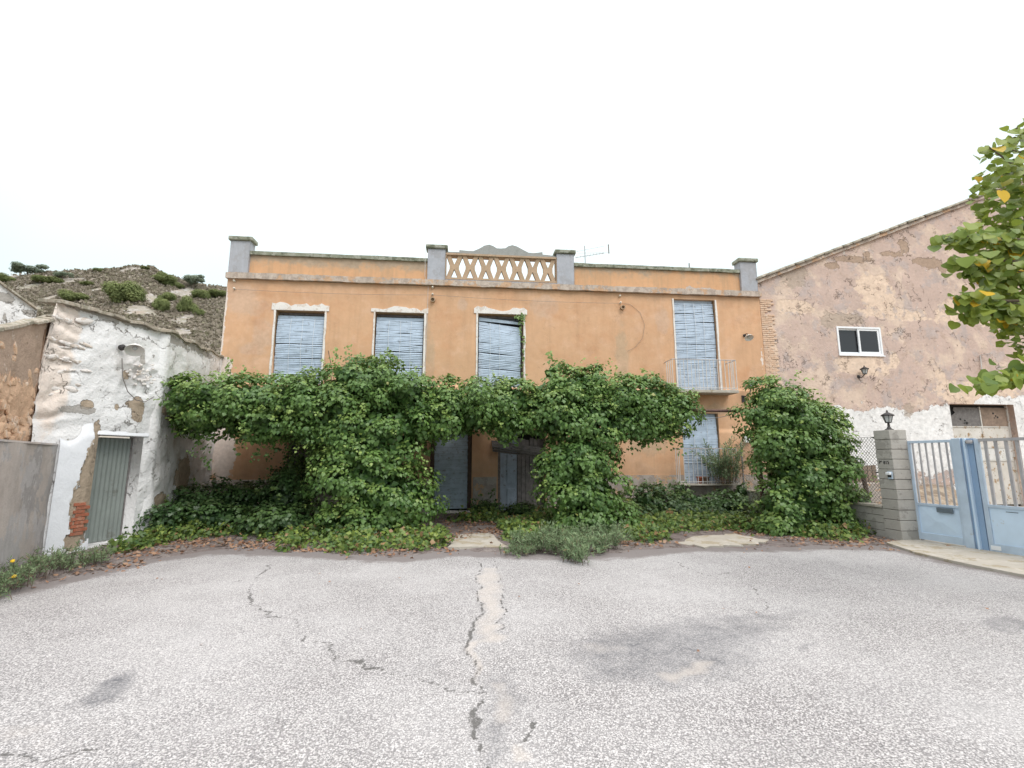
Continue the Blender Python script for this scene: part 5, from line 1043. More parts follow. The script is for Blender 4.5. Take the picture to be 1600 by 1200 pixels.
ivy('ivy', 'ivy column right of the doors with a thin sprig sticking up', 'ivy', GI,
    [ell(890, 612, 50, 36, 10.7, .7), ell(862, 582, 15, 20, 10.6, .3), ell(875, 650, 56, 46, 10.6, .75), ell(925, 660, 52, 52, 10.6, .75), ell(905, 715, 62, 46, 10.55, .75), ell(910, 765, 60, 44, 10.5, .75), ell(925, 808, 62, 34, 10.5, .75), ell(868, 740, 26, 50, 10.6, .55), ell(880, 825, 36, 22, 10.45, .55), ell(925, 600, 34, 28, 10.7, .6)],
    strands(PX([(858, 570), (866, 568), (872, 580), (920, 585), (930, 582)]), [.35, .3, .22, .18, .2], 60, up=True), stems=[wig((2.45, 10.6, 0), P(890, 690, 10.7)), wig((2.7, 10.7, 0), P(915, 650, 10.7))])
ivy('ivy', 'free-standing ivy column against the barn corner beside the block wall', 'ivy', GI,
    [ell(1208, 622, 40, 30, 10.3, .65), ell(1225, 655, 62, 34, 10.3, .8), ell(1182, 648, 22, 18, 10.3, .5), ell(1240, 695, 74, 40, 10.25, .85), ell(1256, 735, 70, 50, 10.2, .85), ell(1250, 785, 76, 48, 10.2, .85), ell(1240, 818, 74, 28, 10.15, .85), ell(1292, 728, 32, 44, 10.3, .6), ell(1280, 660, 30, 26, 10.4, .6), ell(1205, 700, 30, 30, 10.2, .6)],
    strands(PX([(1200, 600), (1212, 598), (1220, 602), (1290, 646), (1312, 690)], 10.2), [.26, .22, .2, .16, .14], 60, up=True), stems=[wig((7.0, 10.2, 0), P(1235, 690, 10.3)), wig((7.3, 10.2, 0), P(1260, 700, 10.3))])
ivy('ivy', 'ivy hedge hanging from the pergola between the shed and the tallest column', 'ivy', GI,
    [ell(292, 625, 33, 40, 10.9, .7), ell(338, 630, 46, 44, 10.9, .8), ell(395, 630, 50, 42, 10.9, .8), ell(450, 632, 46, 42, 10.8, .8), ell(320, 660, 38, 26, 10.9, .6), ell(420, 664, 60, 28, 10.8, .75), ell(490, 640, 34, 60, 10.7, .7), ell(470, 610, 30, 24, 10.8, .6)] + [(np.array([x, 12.6, 2.85]), np.array([.9, 1.6, .28])) for x in (-4.3, -3.0, -5.5)],  # last three lobes: ivy roof added behind the hedge to shade the wall
    strands(PX([(308, 672), (318, 680), (325, 678), (372, 676), (382, 672), (404, 684), (425, 686)], 10.8), [.55, .7, .3, .45, .25, .5, .4], 40) + strands(PX([(430, 690), (445, 692), (455, 694), (462, 694), (470, 694)], 12.6), [.5, .6, .9, 1.1, .9], 40) + strands(PX([(284, 590), (330, 592), (385, 592), (450, 596)], 10.9), [.16, .2, .16, .14], 60, up=True))
ivy('ivy', 'ivy hanging from the pergola above the two doors', 'ivy', GI,
    [ell(705, 628, 34, 34, 10.8, .8), ell(750, 628, 40, 36, 10.8, .8), ell(800, 630, 42, 36, 10.8, .8), ell(795, 662, 32, 22, 10.7, .5), ell(700, 660, 28, 24, 10.7, .55), ell(740, 655, 34, 18, 10.8, .6), ell(838, 640, 26, 36, 10.7, .65)] + [(np.array([x, 12.5, 2.80]), np.array([1.0, 1.7, .28])) for x in (-1.0, .5, 2.0)],  # last three lobes: ivy roof added to darken the doorways below
    strands(PX([(690, 672), (700, 676), (780, 680), (792, 684), (812, 682)], 10.6), [.3, .2, .16, .2, .18], 50) + strands(PX([(742, 596), (712, 600), (800, 598)]), [.16, .1, .14], 60, up=True))
ivy('ivy', 'ivy reaching from the pergola over to the balcony window', 'ivy', GI,
    [ell(972, 622, 38, 36, 10.7, .75), ell(1015, 630, 38, 36, 10.7, .75), ell(1055, 640, 33, 34, 10.7, .65), ell(1000, 664, 40, 26, 10.7, .65), ell(965, 660, 36, 32, 10.6, .65), ell(1040, 668, 26, 18, 10.65, .45), ell(1006, 596, 12, 12, 10.7, .25)],
    strands(PX([(985, 684), (998, 684), (1010, 680), (1020, 676), (1050, 678), (1065, 676), (1076, 668)], 10.6), [.35, .3, .25, .16, .4, .5, .3], 44) + strands(PX([(1004, 598), (1012, 596), (1060, 612)]), [.2, .16, .12], 60, up=True))
GB = 'ivy thickets at the foot of the house'
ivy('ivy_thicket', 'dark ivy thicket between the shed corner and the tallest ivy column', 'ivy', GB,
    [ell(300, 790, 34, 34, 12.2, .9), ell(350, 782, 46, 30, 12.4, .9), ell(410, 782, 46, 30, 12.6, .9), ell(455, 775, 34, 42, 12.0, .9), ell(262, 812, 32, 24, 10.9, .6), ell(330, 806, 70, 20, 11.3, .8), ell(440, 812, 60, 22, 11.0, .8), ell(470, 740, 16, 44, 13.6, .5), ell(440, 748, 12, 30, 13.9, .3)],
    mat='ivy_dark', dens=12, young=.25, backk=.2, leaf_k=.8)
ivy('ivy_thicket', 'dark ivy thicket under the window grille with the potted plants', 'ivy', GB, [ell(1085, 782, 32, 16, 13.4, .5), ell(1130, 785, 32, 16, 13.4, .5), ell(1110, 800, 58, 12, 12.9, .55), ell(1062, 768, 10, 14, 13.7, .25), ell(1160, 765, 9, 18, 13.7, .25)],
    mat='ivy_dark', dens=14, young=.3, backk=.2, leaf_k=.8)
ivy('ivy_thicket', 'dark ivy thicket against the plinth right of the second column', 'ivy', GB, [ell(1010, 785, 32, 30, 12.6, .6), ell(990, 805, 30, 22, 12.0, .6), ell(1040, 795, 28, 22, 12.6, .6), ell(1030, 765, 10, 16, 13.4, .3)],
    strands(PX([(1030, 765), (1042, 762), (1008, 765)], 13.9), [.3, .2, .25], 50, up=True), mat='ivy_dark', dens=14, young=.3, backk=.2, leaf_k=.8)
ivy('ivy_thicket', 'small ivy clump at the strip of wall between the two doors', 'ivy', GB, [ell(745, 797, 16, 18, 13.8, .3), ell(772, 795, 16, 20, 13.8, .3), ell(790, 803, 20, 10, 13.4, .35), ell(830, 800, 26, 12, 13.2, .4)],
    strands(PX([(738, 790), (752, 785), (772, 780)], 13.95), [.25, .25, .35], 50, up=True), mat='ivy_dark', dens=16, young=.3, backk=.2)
tv = thing('ivy_tendril', 'thin ivy tendril climbing the right side of the crooked third blind', 'ivy', tuple(P(818, 590, YF - .05)), None)
pth = [P(px, py, YF - .04) for px, py in [(818, 600), (816, 575), (817, 550), (816, 525), (815, 505), (818, 492), (806, 494)]]
MB().tube(pth, .008, 5).build('stem', M['bark'], tv); pr_ = []
for k in range(len(pth) - 1):
    n = 30 if k > 3 else 12; t_ = RS.uniform(0, 1, (n, 1)); p = pth[k] + (pth[k + 1] - pth[k]) * t_ + RS.normal(0, .04, (n, 3)) * np.array([1, .3, 1]); pr_.append((p, unit(RS.normal(0, .4, (n, 3)) + np.array([0, -1, .2])), RS.normal(0, .4, (n, 3)) + np.array([0, 0, -1]), RS.uniform(.05, .09, n), RS.uniform(.1, .9, n), np.full(n, .2), LEAF4))
leaf_mesh('foliage', pr_, M['ivy'], tv)
tv = thing('ivy_sprout', 'thin ivy shoots above the shed roof edge at the house corner', 'ivy', tuple(P(355, 588, 13.6)), None)
leaf_mesh('foliage', strands([tuple(P(a, c, 13.4)) for a, c in [(352, 590), (360, 588), (383, 588)]], [.45, .5, .4], 40, up=True), M['ivy'], tv)
q0, q1 = P(513, 548, YF - .3), P(519, 578, YF - .3); tag(MB().tube([q1 - np.array([0, 0, .6]), q1, q0], .012, 5).build('dry_shoot', M['twig']), 'bare dry shoot in front of the wall between the first two windows', 'shoot', kind='thing')

# low ivy and dead leaves over the verge
def verge_blobs(p, lst): return np.max([np.clip(1.5 - np.hypot((p[:, 0] - a) / c, (p[:, 1] - b_) / d), 0, 1) for a, b_, c, d in lst], axis=0)
def gb(px, py, rx, ry): a = G(px, py); return (a[0], a[1], abs(G(px + rx, py)[0] - a[0]), max(.12, abs(G(px, py + ry)[1] - G(px, py - ry)[1]) / 2))
low = [gb(*q) for q in [(240, 848, 34, 14), (290, 835, 60, 14), (350, 826, 70, 14), (430, 828, 60, 12), (560, 850, 80, 14), (640, 848, 64, 12), (600, 840, 100, 12), (480, 838, 40, 9), (820, 842, 24, 12), (800, 828, 24, 10), (1000, 838, 40, 10), (1060, 818, 60, 12), (1130, 822, 60, 10), (1010, 820, 40, 12), (1240, 832, 70, 10), (1290, 838, 44, 8), (1185, 826, 40, 8), (455, 858, 16, 6), (820, 832, 40, 12), (400, 805, 80, 9), (560, 858, 30, 5), (1340, 833, 14, 6), (750, 812, 40, 6), (850, 815, 40, 8)]]
n = 90000; p = np.c_[RS.uniform(-6.8, 9.0, n), RS.uniform(7.9, 14.0, n)]; d = verge_blobs(p, low) + (fbm(np.c_[p, p[:, 0] * 0], 2.4, 4, 131) - .5) * 1.3
k = (RS.uniform(size=n) < np.clip((d - .42) * 2.2, 0, .75)) & (edge_in(p) > .12); p = p[k]; n = len(p); zz = verge_z(p) + RS.uniform(.02, 1, n) ** 1.5 * .30 * np.clip(d[k], .2, 1) * (.4 + fbm(np.c_[p, p[:, 0] * 0], 5, 2, 133))
leaf_mesh('ground_ivy', [(np.c_[p, zz], unit(RS.normal(0, .6, (n, 3)) + np.array([0, -.5, .9])), np.c_[RS.normal(0, 1, n), RS.normal(-.3, .8, n), RS.normal(-.3, .4, n)], RS.uniform(.045, .115, n), np.clip(RS.normal(.45, .34, n), 0, 1), np.clip(RS.normal(.25, .3, n), 0, 1), LEAF4)], M['ivy_low'], None)
n = 60000; p = np.c_[RS.uniform(-6.6, 9.2, n), RS.uniform(5.6, 14.0, n)]; e = edge_in(p)
lit = [gb(*q) for q in [(300, 850, 80, 10), (420, 850, 80, 9), (240, 862, 50, 9), (480, 858, 50, 8), (520, 856, 40, 8), (700, 838, 40, 8), (770, 832, 40, 8), (740, 820, 50, 6), (1010, 848, 50, 8), (980, 838, 20, 8), (1180, 832, 60, 6), (1250, 846, 50, 6), (1340, 845, 50, 8), (1390, 856, 30, 6), (700, 862, 20, 5), (800, 835, 10, 20), (1320, 850, 50, 8), (180, 885, 60, 10), (600, 862, 100, 6)]]
d = verge_blobs(p, lit) * .9 + (fbm(np.c_[p, p[:, 0] * 0], 2.1, 4, 141) - .5) * .8; k = (RS.uniform(size=n) < np.clip((d - .22) * .8, .02, .6)) & (e > -.05 + RS.normal(0, .1, n)) & (RS.uniform(size=n) < .75); p = p[k]; n = len(p)
leaf_mesh('dead_leaves', [(np.c_[p, np.maximum(verge_z(p), -.02) + RS.uniform(.006, .03, n)], unit(RS.normal(0, .45, (n, 3)) + np.array([0, 0, 1.0])), np.c_[RS.normal(0, 1, n), RS.normal(0, 1, n), RS.normal(0, .2, n)], RS.uniform(.035, .085, n), RS.uniform(0, .98, n), RS.uniform(0, .8, n) ** 2, LEAF4)], M['litter'], None)
# a few stray leaves on the road, each a thing would be too small: one scatter
n = 26; p = np.c_[RS.uniform(-4.5, 7, n), RS.uniform(4.0, 8.2, n)]; leaf_mesh('road_leaves', [(np.c_[p, np.full(n, .022)], unit(RS.normal(0, .25, (n, 3)) + np.array([0, 0, 1.0])), np.c_[RS.normal(0, 1, (n, 2)), np.zeros(n)], RS.uniform(.02, .04, n), RS.uniform(0, .95, n), RS.uniform(0, .4, n), LEAF4)], M['litter'], None)
# pile of dry twigs in the left thicket
c = G(392, 838) + np.array([0, .9, 0]); tp = thing('twig_pile', 'heap of dry brown twigs in the shade of the left thicket', 'twigs', tuple(c)); b = MB()
for k in range(60):
    a = c + np.array([RS.normal(0, .32), RS.normal(0, .2), RS.uniform(.03, .34)]); dd_ = np.array([RS.normal(0, .3), RS.normal(0, .2), RS.normal(0, .12)]); b.tube([a - dd_, a + RS.normal(0, .03, 3), a + dd_], .008, 4, False)
b.build('twigs', M['twig'], tp, kind='stuff')
# feathery weeds
def weed(name, label, cat, spots, h, nst, per, sz, lean=.5, mat='weed', group=None, flowers=0):
    ctr = np.mean(spots, axis=0); t = thing(name, label, cat, tuple(ctr), group); parts = []; sb = MB(); tips = []
    for s_ in spots:
        for k in range(nst):
            base = np.array(s_) + np.array([RS.normal(0, .12), RS.normal(0, .10), 0]); a = RS.uniform(0, 2 * math.pi); L = h * RS.uniform(.45, 1.1); ln_ = RS.uniform(.1, lean)
            q = [base + np.array([math.cos(a) * ln_ * L * u ** 1.6, math.sin(a) * ln_ * L * u ** 1.6, L * (u - .45 * ln_ * u ** 2.2)]) for u in np.linspace(0, 1, 5)]
            q = [np.array([x[0], x[1], max(x[2], .015)]) for x in q]
            sb.tube(q, [.006, .005, .004, .003, .002], 3, False); tips.append(q[-1])
            qq = np.array(q); u = RS.uniform(.12, 1, per) * 3.999; i = u.astype(int); fr = (u - i)[:, None]; p = qq[i] * (1 - fr) + qq[i + 1] * fr; d = rdir(per) + np.array([0, 0, .5]) + unit(qq[i + 1] - qq[i]) * .7
            parts.append((p, rdir(per) + np.array([0, -.4, .6]), d, RS.uniform(sz * .6, sz * 1.3, per), np.clip(RS.normal(.5, .25, per), 0, 1), RS.uniform(0, .6, per) * (u / 4), NARROW))
    leaf_mesh('foliage', parts, M[mat], t); sb.build('stems', M['twig'], t, kind='stuff')
    if flowers:
        fm = MB().lathe([(0, .0), (.022, .006), (.024, .012), (.010, .015), (0, .016)], 9).mesh('flower', M['petal'], True)
        for k in range(flowers): q = tips[RS.randint(len(tips))] + RS.normal(0, .03, 3); inst('flower', fm, Matrix.Translation((q[0], q[1], max(q[2], .1))) @ Matrix.Rotation(.9, 4, 'X') @ Matrix.Rotation(RS.uniform(-.4, .4), 4, 'Y'), t)
    return t
weed('weed_clump', 'large grey-green feathery weed spilling onto the road before the right-hand column', 'weed', [tuple(G(*q)) for q in [(815, 858), (840, 862), (870, 866), (895, 872), (900, 880), (930, 864), (950, 858), (880, 850), (920, 850), (855, 848), (905, 862), (938, 850), (870, 856), (960, 848)]], .40, 26, 26, .085, 1.0)
weed('weed_clump', 'round blue-green weed at the left edge of the doorstep slab', 'weed', [tuple(G(*q)) for q in [(806, 868), (820, 866)]], .20, 26, 26, .05, .9)
weed('weed_clump', 'grey-green bushy weed against the buttress of the shed', 'weed', [tuple(G(*q)) for q in [(70, 890), (85, 886), (100, 890), (60, 898), (120, 888), (135, 884), (150, 878), (40, 906)]], .33, 18, 22, .06, .7)
weed('weed_clump', 'flowering weed with yellow blooms at the foot of the grey wall', 'weed', [tuple(G(*q)) for q in [(2, 925), (10, 920), (22, 918), (-10, 930), (0, 912), (-25, 940)]], .32, 15, 22, .06, .7, flowers=6)
weed('weed_clump', 'thin grey-green weeds beside the right thicket plinth', 'weed', [tuple(P(px, 806, 12.9) * np.array([1, 1, 0])) for px in (1165, 1178, 1190)], .75, 12, 24, .08, .5)
# potted plants on the grille slab
gz = P(1100, 756, YG)[2]
for k, (px, lab, mt, r) in enumerate([(1093, 'small red clay pot behind the ground-floor grille', 'terracotta', .085), (1103, 'dark clay pot next to the red pot behind the grille', 'board', .10), (1139, 'pale planter at the right end of the grille', 'yellow_pot', .13)]):
    q = P(px, 745, 14.1); t_ = thing('flower_pot', lab, 'pot', (q[0], 14.1, gz), 'pots behind the grille'); MB().lathe([(0, 0), (r * .7, 0), (r * .95, .17), (r * 1.08, .17), (r * 1.08, .21), (r * .92, .21), (r * .86, .18), (0, .18)], 14, Matrix.Translation((q[0], 14.1, gz))).build('pot', M[mt], t_, True)
q = P(1122, 745, 14.1); weed('potted_fern', 'tall feathery asparagus fern standing behind the grille', 'fern', [(q[0], 13.9, gz + .05), (q[0] + .2, 13.85, gz + .05), (q[0] - .2, 13.85, gz + .05), (q[0] + .38, 13.8, gz + .05), (q[0] + .1, 13.8, gz)], 1.55, 13, 60, .11, .75)

# ================================================================== THE HILL BEHIND, LEFT
RY = 110.0
ridge = [P(px, py, RY) for px, py in [(-260, 452), (-120, 440), (0, 431), (40, 428), (100, 428), (150, 424), (205, 416), (240, 419), (262, 434), (290, 444), (320, 448), (355, 451), (450, 465), (700, 520), (900, 560)]]
rx = np.array([q[0] for q in ridge]); rz = np.array([q[2] for q in ridge])
def hill_z(x, y):
    x = np.asarray(x, float); y = np.asarray(y, float); s = np.clip((y - 34) / (RY - 34), 0, 1.0); xr = x * RY / np.clip(y, 40, RY)
    zr = np.interp(xr, rx, rz); zz = zr * s ** 1.12 - np.clip(y - RY, 0, 200) * .10; q = np.c_[x.ravel(), y.ravel(), np.zeros(x.size)]
    nz = (fbm(q, .09, 4, 161) - .5) * 4.0 + (fbm(q, .5, 3, 171) - .5) * 1.2; return zz + nz.reshape(x.shape) * s * np.clip(1.15 - np.abs(y - RY) / 25 * 0, 0, 1) * .55
xs_ = np.linspace(-230, 60, 230); ys_ = np.concatenate([np.linspace(34, 112, 120), np.linspace(114, 220, 30)]); X, Y = np.meshgrid(xs_, ys_); Zh = hill_z(X, Y)
I = np.arange(X.size).reshape(X.shape); F = np.stack([I[:-1, :-1].ravel(), I[:-1, 1:].ravel(), I[1:, 1:].ravel(), I[1:, :-1].ravel()], 1)
big('hill', np.c_[X.ravel(), Y.ravel(), Zh.ravel() - .15], F, M['hill'], smooth=True, kind='structure')
def hill_hit(px, py):
    d = ray(px, py); ts = np.linspace(36, 112, 400) / d[1]; pts = EYE + ts[:, None] * d; hz_ = hill_z(pts[:, 0], pts[:, 1]); k = np.argmax(pts[:, 2] < hz_)
    if pts[k, 2] >= hz_[k]: k = 390
    return np.array([pts[k, 0], pts[k, 1], hz_[k]]), pts[k, 1]
# dry scrub over the slope
n = 52000; sx = RS.uniform(-125, -18, n); sy = RS.uniform(45, 112, n); k = (sx / sy > -1.35) & (sx / sy < -.36) & (fbm(np.c_[sx, sy, sx * 0], .25, 3, 181) > .40); sx, sy = sx[k], sy[k]; n = len(sx); rep = 5
hz_ = hill_z(sx, sy); cs = RS.uniform(.15, .62, n); idx = np.repeat(np.arange(n), rep); N = len(idx)
pos = np.c_[sx[idx], sy[idx], hz_[idx]] + rdir(N) * cs[idx, None] * np.array([.6, .6, .3]) ; 
leaf_mesh('scrub', [(pos, rdir(N) + np.array([0, -.6, .5]), rdir(N) + np.array([0, 0, .9]), cs[idx] * RS.uniform(.5, 1.0, N), np.clip(.7 * RS.uniform(0, 1, n)[idx] + .3 * RS.uniform(size=N), 0, .99), RS.uniform(0, .8, N) * (RS.uniform(size=n) < .35)[idx], BLOB4)], M['scrub'], None)
def crown_mesh(kind, seed):
    global RS
    keep_ = RS; RS = np.random.RandomState(seed); parts = []
    if kind == 'pine':
        lobes = [(RS.uniform(-.38, .38), RS.uniform(-.3, .3), RS.uniform(.55, .92), RS.uniform(.16, .26)) for _ in range(12)]; sq = .55
    elif kind == 'umbrella':
        lobes = [(RS.uniform(-.75, .75), RS.uniform(-.5, .5), RS.uniform(.62, .9), RS.uniform(.16, .28)) for _ in range(14)]; sq = .5
    else:
        lobes = [(RS.uniform(-.34, .34), RS.uniform(-.34, .34), RS.uniform(.25, .72), RS.uniform(.22, .34)) for _ in range(15)]; sq = .85
    for (a, b_, c_, r) in lobes:
        n = int((2600 if kind == 'bush' else 1300) * r); d = rdir(n); p = np.array([a, b_, c_]) + d * r * (RS.uniform(.3, 1.1, (n, 1)) ** .5) * np.array([1, 1, sq]); cl = RS.uniform()
        parts.append((p, unit(d + np.array([0, 0, .6])), rdir(n) + d * .5, RS.uniform(.03, .065, n), np.clip(.5 * cl + .5 * RS.uniform(size=n), 0, .95), np.clip(d[:, 2], 0, 1) * RS.uniform(0, .8, n), BLOB4))  # lighter towards the top of each lobe
    V, Fc, LV, AG = [], [], [], []; off = 0
    for q in parts:
        v, f, k = leaf_arrays(q[0], q[1], q[2], q[3], q[6]); V.append(v); Fc.append(f + off); off += len(v); LV.append(np.repeat(q[4], k)); AG.append(np.repeat(q[5], k))
    o = big('crown', np.vstack(V), np.vstack(Fc), M['pine' if kind != 'bush' else 'bush_hill'], None, dict(lv=np.concatenate(LV), ag=np.concatenate(AG)))
    me = o.data; me.transform(Matrix.Translation(W[o.name])); bpy.data.objects.remove(o); RS = keep_; return me
CROWN = {k: [crown_mesh(k, s_ + i * 10) for i in range(2)] for k, s_ in (('pine', 1), ('umbrella', 2), ('bush', 3))}
tr_m = MB().tube([(0, 0, -.15), (.02, 0, .3), (-.02, .01, .7)], [.035, .028, .012], 6).tube([(0, 0, .35), (.2, .05, .65)], [.016, .008], 5).tube([(0, 0, .3), (-.22, -.05, .68)], [.016, .008], 5).mesh('trunk', M['bark'])
HT = [(42, 432, 66, 34, 'umbrella', 'wide umbrella pine on the left of the hilltop'), (97, 436, 40, 22, 'umbrella', 'smaller spreading pine right of the wide umbrella pine on the hilltop'), (12, 440, 34, 16, 'bush', 'low dark bush on the hilltop below the wide umbrella pine'),
    (75, 441, 46, 14, 'bush', 'flat bush between the two spreading pines on the hilltop'), (153, 424, 20, 9, 'bush', 'small round bush on the bare ridge left of the summit'), (196, 473, 62, 42, 'bush', 'largest round bush in the middle of the hillside'),
    (116, 470, 54, 22, 'bush', 'broad flat bush just above the shed peak'), (251, 442, 40, 22, 'bush', 'dark bush below the summit on its right side'), (226, 420, 20, 6, 'bush', 'thin scrub bush at the very summit'), (303, 450, 30, 28, 'pine', 'light pine with an open crown on the right shoulder of the hill'),
    (262, 470, 34, 20, 'bush', 'mid-green bush right of the largest round bush'), (251, 485, 28, 26, 'bush', 'bright green rounded bush below the mid-green bush'), (294, 488, 38, 30, 'bush', 'bright green bush in front of the open-crowned pine'), (311, 492, 18, 14, 'bush', 'little bright bush at the foot of the bright green bush'),
    (312, 466, 36, 20, 'bush', 'olive bush under the open-crowned pine'), (342, 464, 36, 14, 'bush', 'low olive bushes next to the ochre house corner'), (60, 424, 18, 12, 'bush', 'upright bush behind the wide umbrella pine'), (273, 449, 26, 12, 'bush', 'grey-green bush on the skyline right of the summit'),
    (210, 467, 30, 14, 'bush', 'low bush spreading from the largest round bush'), (140, 446, 26, 8, 'bush', 'faint olive bush on the upper slope'), (176, 420, 12, 5, 'bush', 'tiny bush on the skyline left of the summit')]
for i, (px, py, wpx, hpx, kd, lab) in enumerate(HT):
    c, Yd = hill_hit(px, min(py, 600)); mpp = np.linalg.norm(P(px + 1, py, Yd) - P(px, py, Yd)); wd, hg = wpx * mpp, hpx * mpp
    nm = {'pine': 'pine_tree', 'umbrella': 'pine_tree', 'bush': 'hill_bush'}[kd]; t_ = thing(nm, lab, 'tree' if kd != 'bush' else 'bush', tuple(c - np.array([0, 0, .2])), 'trees and bushes on the hillside')
    sx_ = wd / (1.0 if kd == 'pine' else 1.9 if kd == 'umbrella' else 1.35); Mx = Matrix.Translation(tuple(c - np.array([0, 0, .25]))) @ Matrix.Rotation(i * 1.3 if kd != 'umbrella' else .2 * i, 4, 'Z') @ Matrix.Diagonal((sx_, sx_, hg / .92, 1)) @ Matrix.Translation((0, 0, {'umbrella': -.30, 'pine': -.12, 'bush': -.08}[kd]))
    inst('crown', CROWN[kd][i % 2], Mx, t_)
    if kd != 'bush' or hpx > 30: inst('trunk', tr_m, Mx, t_)

# ================================================================== LINDEN REACHING IN FROM THE RIGHT
def DA(px, py, d): r = ray(px, py); f = r[0] * math.sin(YAW) + r[1] * math.cos(YAW); return EYE + r * (d / (f * math.cos(TILT) + r[2] * math.sin(TILT)))
TX, TY = 7.25, 4.35
lt_ = thing('linden_tree', 'leafy tree with yellowing heart-shaped leaves reaching in at the right edge', 'tree', (TX, TY, 0))
MB().tube([(TX, TY, -.1), (TX + .03, TY, .25), (TX, TY + .03, 1.4), (TX - .04, TY, 2.6), (TX - .02, TY, 3.8), (TX, TY, 4.8)], [.19, .14, .125, .11, .085, .05], 12).build('trunk', M['bark'], lt_, True)
def heart(seed, mat):
    r = np.random.RandomState(seed); out = [(0, 0), (.2, -.07), (.42, .02), (.55, .25), (.52, .5), (.33, .78), (0, 1.02), (-.33, .78), (-.52, .5), (-.55, .25), (-.42, .02), (-.2, -.07)]; cr = r.uniform(.05, .22); dr = r.uniform(.05, .25)
    v = [(x, y, abs(x) * cr - dr * y * y * .6 + r.uniform(-.02, .02)) for x, y in out] + [(0, .45, -dr * .12 - .03)]; n = len(out)
    f = [(i, (i + 1) % n, n) for i in range(n)]; m = bpy.data.meshes.new('leaf'); m.from_pydata(v, [], f); m.materials.append(mat)
    for an, vals in (('lv', np.full(n + 1, r.uniform(.05, .9))), ('ag', np.full(n + 1, r.uniform(0, .55)))): a = m.attributes.new(an, 'FLOAT', 'POINT'); a.data.foreach_set('value', vals.astype(np.float32))
    m.shade_smooth(); return m
HEARTS = [heart(200 + k, M['linden']) for k in range(12)]; HY = [heart(240 + k, M['linden_yellow']) for k in range(2)]
LB = [(1555, 232, 14, 7, 5, 4.4), (1586, 215, 18, 20, 12, 4.4), (1574, 262, 22, 10, 9, 4.4), (1592, 300, 18, 34, 18, 4.5), (1488, 368, 18, 8, 9, 4.3), (1522, 372, 28, 14, 20, 4.35), (1565, 378, 34, 24, 34, 4.4), (1595, 380, 14, 50, 26, 4.5), (1500, 410, 20, 9, 11, 4.3), (1540, 420, 36, 18, 30, 4.4), (1580, 440, 26, 30, 30, 4.5),
    (1510, 464, 15, 11, 11, 4.3), (1540, 470, 30, 18, 26, 4.4), (1520, 490, 18, 13, 12, 4.35), (1568, 490, 26, 18, 22, 4.4), (1594, 505, 12, 22, 12, 4.4), (1535, 600, 18, 6, 9, 4.1), (1565, 588, 22, 13, 15, 4.15), (1592, 575, 14, 18, 13, 4.2)]
limbs = [((TX, TY, 2.5), [(1640, 600), (1600, 588), (1560, 594), (1525, 600)], 4.15), ((TX, TY, 2.9), [(1660, 480), (1600, 470), (1550, 470), (1505, 466)], 4.35), ((TX, TY, 3.1), [(1670, 430), (1600, 410), (1550, 405), (1495, 408)], 4.4), ((TX, TY, 3.3), [(1670, 390), (1600, 375), (1540, 372), (1480, 366)], 4.4), ((TX, TY, 3.7), [(1670, 320), (1610, 280), (1580, 255), (1545, 230)], 4.4), ((TX, TY, 3.9), [(1660, 260), (1610, 215), (1588, 200)], 4.45)]
for st_, pl_, d in limbs:
    pts = [st_] + [tuple(DA(a, c, d)) for a, c in pl_]; MB().tube(pts, [.045, .022, .014, .009, .005][:len(pts)], 6).build('branch', M['bark'], lt_)
nl = 0
for px, py, rx_, ry_, cnt, d in LB:                   # twigs carrying the leaves
    c = DA(px, py, d); r_ = DA(px + rx_ + 26, py + 6, d + .05); l_ = DA(px - rx_ * .8, py + 2, d - .02); MB().tube([r_, (np.array(r_) + c) / 2 + np.array([0, 0, .015]), c, l_], [.006, .0045, .0035, .002], 4).build('twig', M['bark'], lt_)
LQ = [q for q in LB for _ in range(int(q[4] * 2.3))]; random.Random(5).shuffle(LQ); HV = []
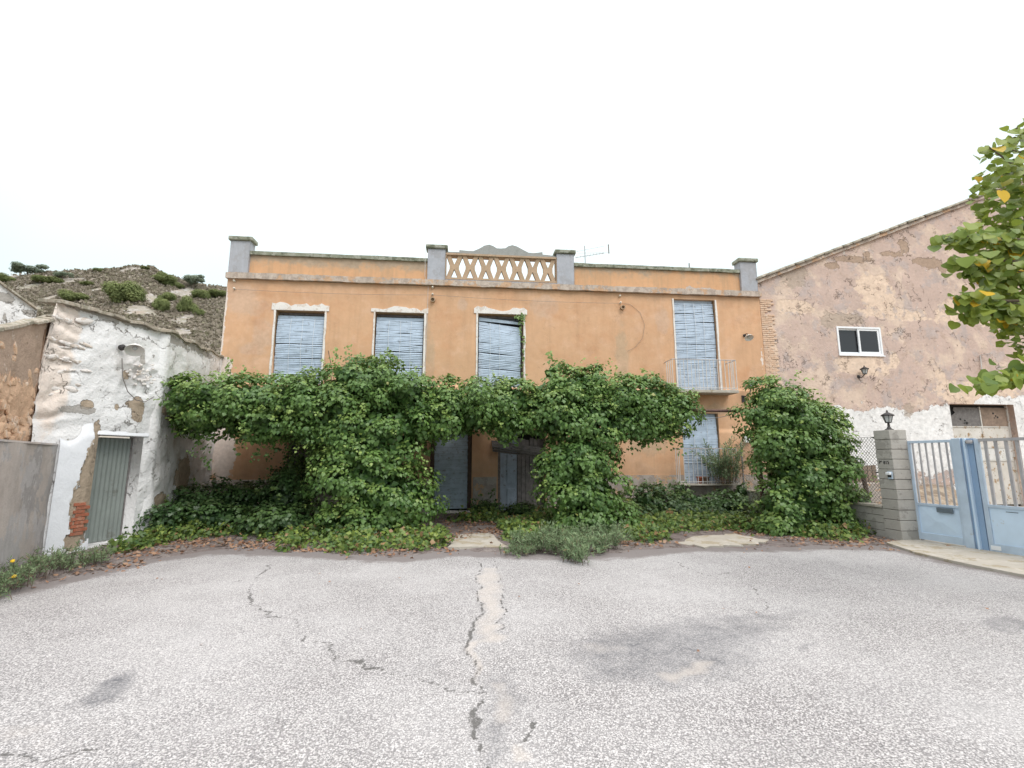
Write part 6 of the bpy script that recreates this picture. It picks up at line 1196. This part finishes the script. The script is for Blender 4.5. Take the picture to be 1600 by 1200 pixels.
for px, py, rx_, ry_, cnt, d in LQ:
    c = DA(px, py, d); s_ = d / FPX
    if 1:
        o3 = RS.normal(0, .5, 3); p = c + np.array([o3[0] * rx_ * s_, o3[1] * .17, o3[2] * ry_ * s_]); nr = Vector((RS.normal(-.25, .4), RS.normal(-.75, .35), RS.uniform(.1, .9))).normalized(); tp_ = Vector((RS.normal(-.45, .45), RS.normal(-.15, .3), -RS.uniform(.25, 1.0)))
        y_ = (tp_ - nr * tp_.dot(nr)).normalized(); x_ = y_.cross(nr); sz = RS.uniform(.065, .108)
        R = Matrix(((x_[0], y_[0], nr[0], 0), (x_[1], y_[1], nr[1], 0), (x_[2], y_[2], nr[2], 0), (0, 0, 0, 1)))
        if nl >= 299: HV.append((p, np.array(nr), np.array(tp_), sz)); continue
        inst('leaf', random.choice(HY) if RS.uniform() < .035 else random.choice(HEARTS), Matrix.Translation(tuple(p)) @ R @ Matrix.Scale(sz, 4), lt_); nl += 1
c = DA(1566, 308, 4.25); inst('leaf', HY[0], Matrix.Translation(tuple(c + np.array([0, 0, .06]))) @ Matrix.Rotation(math.radians(80), 4, 'X') @ Matrix.Rotation(math.pi, 4, 'Z') @ Matrix.Scale(.12, 4), lt_)
HT_ = (np.array([(0, 0, 0), (.42, .02, .06), (.55, .3, .08), (.35, .75, 0), (0, 1.02, -.12), (-.35, .75, 0), (-.55, .3, .08), (-.42, .02, .06), (0, .45, -.03)]), np.array([(i, (i + 1) % 8, 8) for i in range(8)]))
n = 5200; d = rdir(n); cc = np.array([TX, TY, 4.1]); rr = np.array([1.25, 1.3, 1.75]); p = cc + d * rr * (RS.uniform(.2, 1, (n, 1)) ** .5); p = p[(p[:, 0] > 5.0 + (p[:, 1] - 3.6) * 1.02)]; n = len(p)
leaf_mesh('foliage', [(p, unit(RS.normal(0, .5, (n, 3)) + np.array([0, -.3, .8])), RS.normal(0, .5, (n, 3)) + np.array([0, 0, -.7]), RS.uniform(.08, .13, n), RS.uniform(0, .96, n), RS.uniform(0, .5, n), BLOB4), (np.array([q[0] for q in HV]), np.array([q[1] for q in HV]), np.array([q[2] for q in HV]), np.array([q[3] for q in HV]), RS.uniform(0, .99, len(HV)), RS.uniform(0, .7, len(HV)), HT_)], M['linden'], lt_)
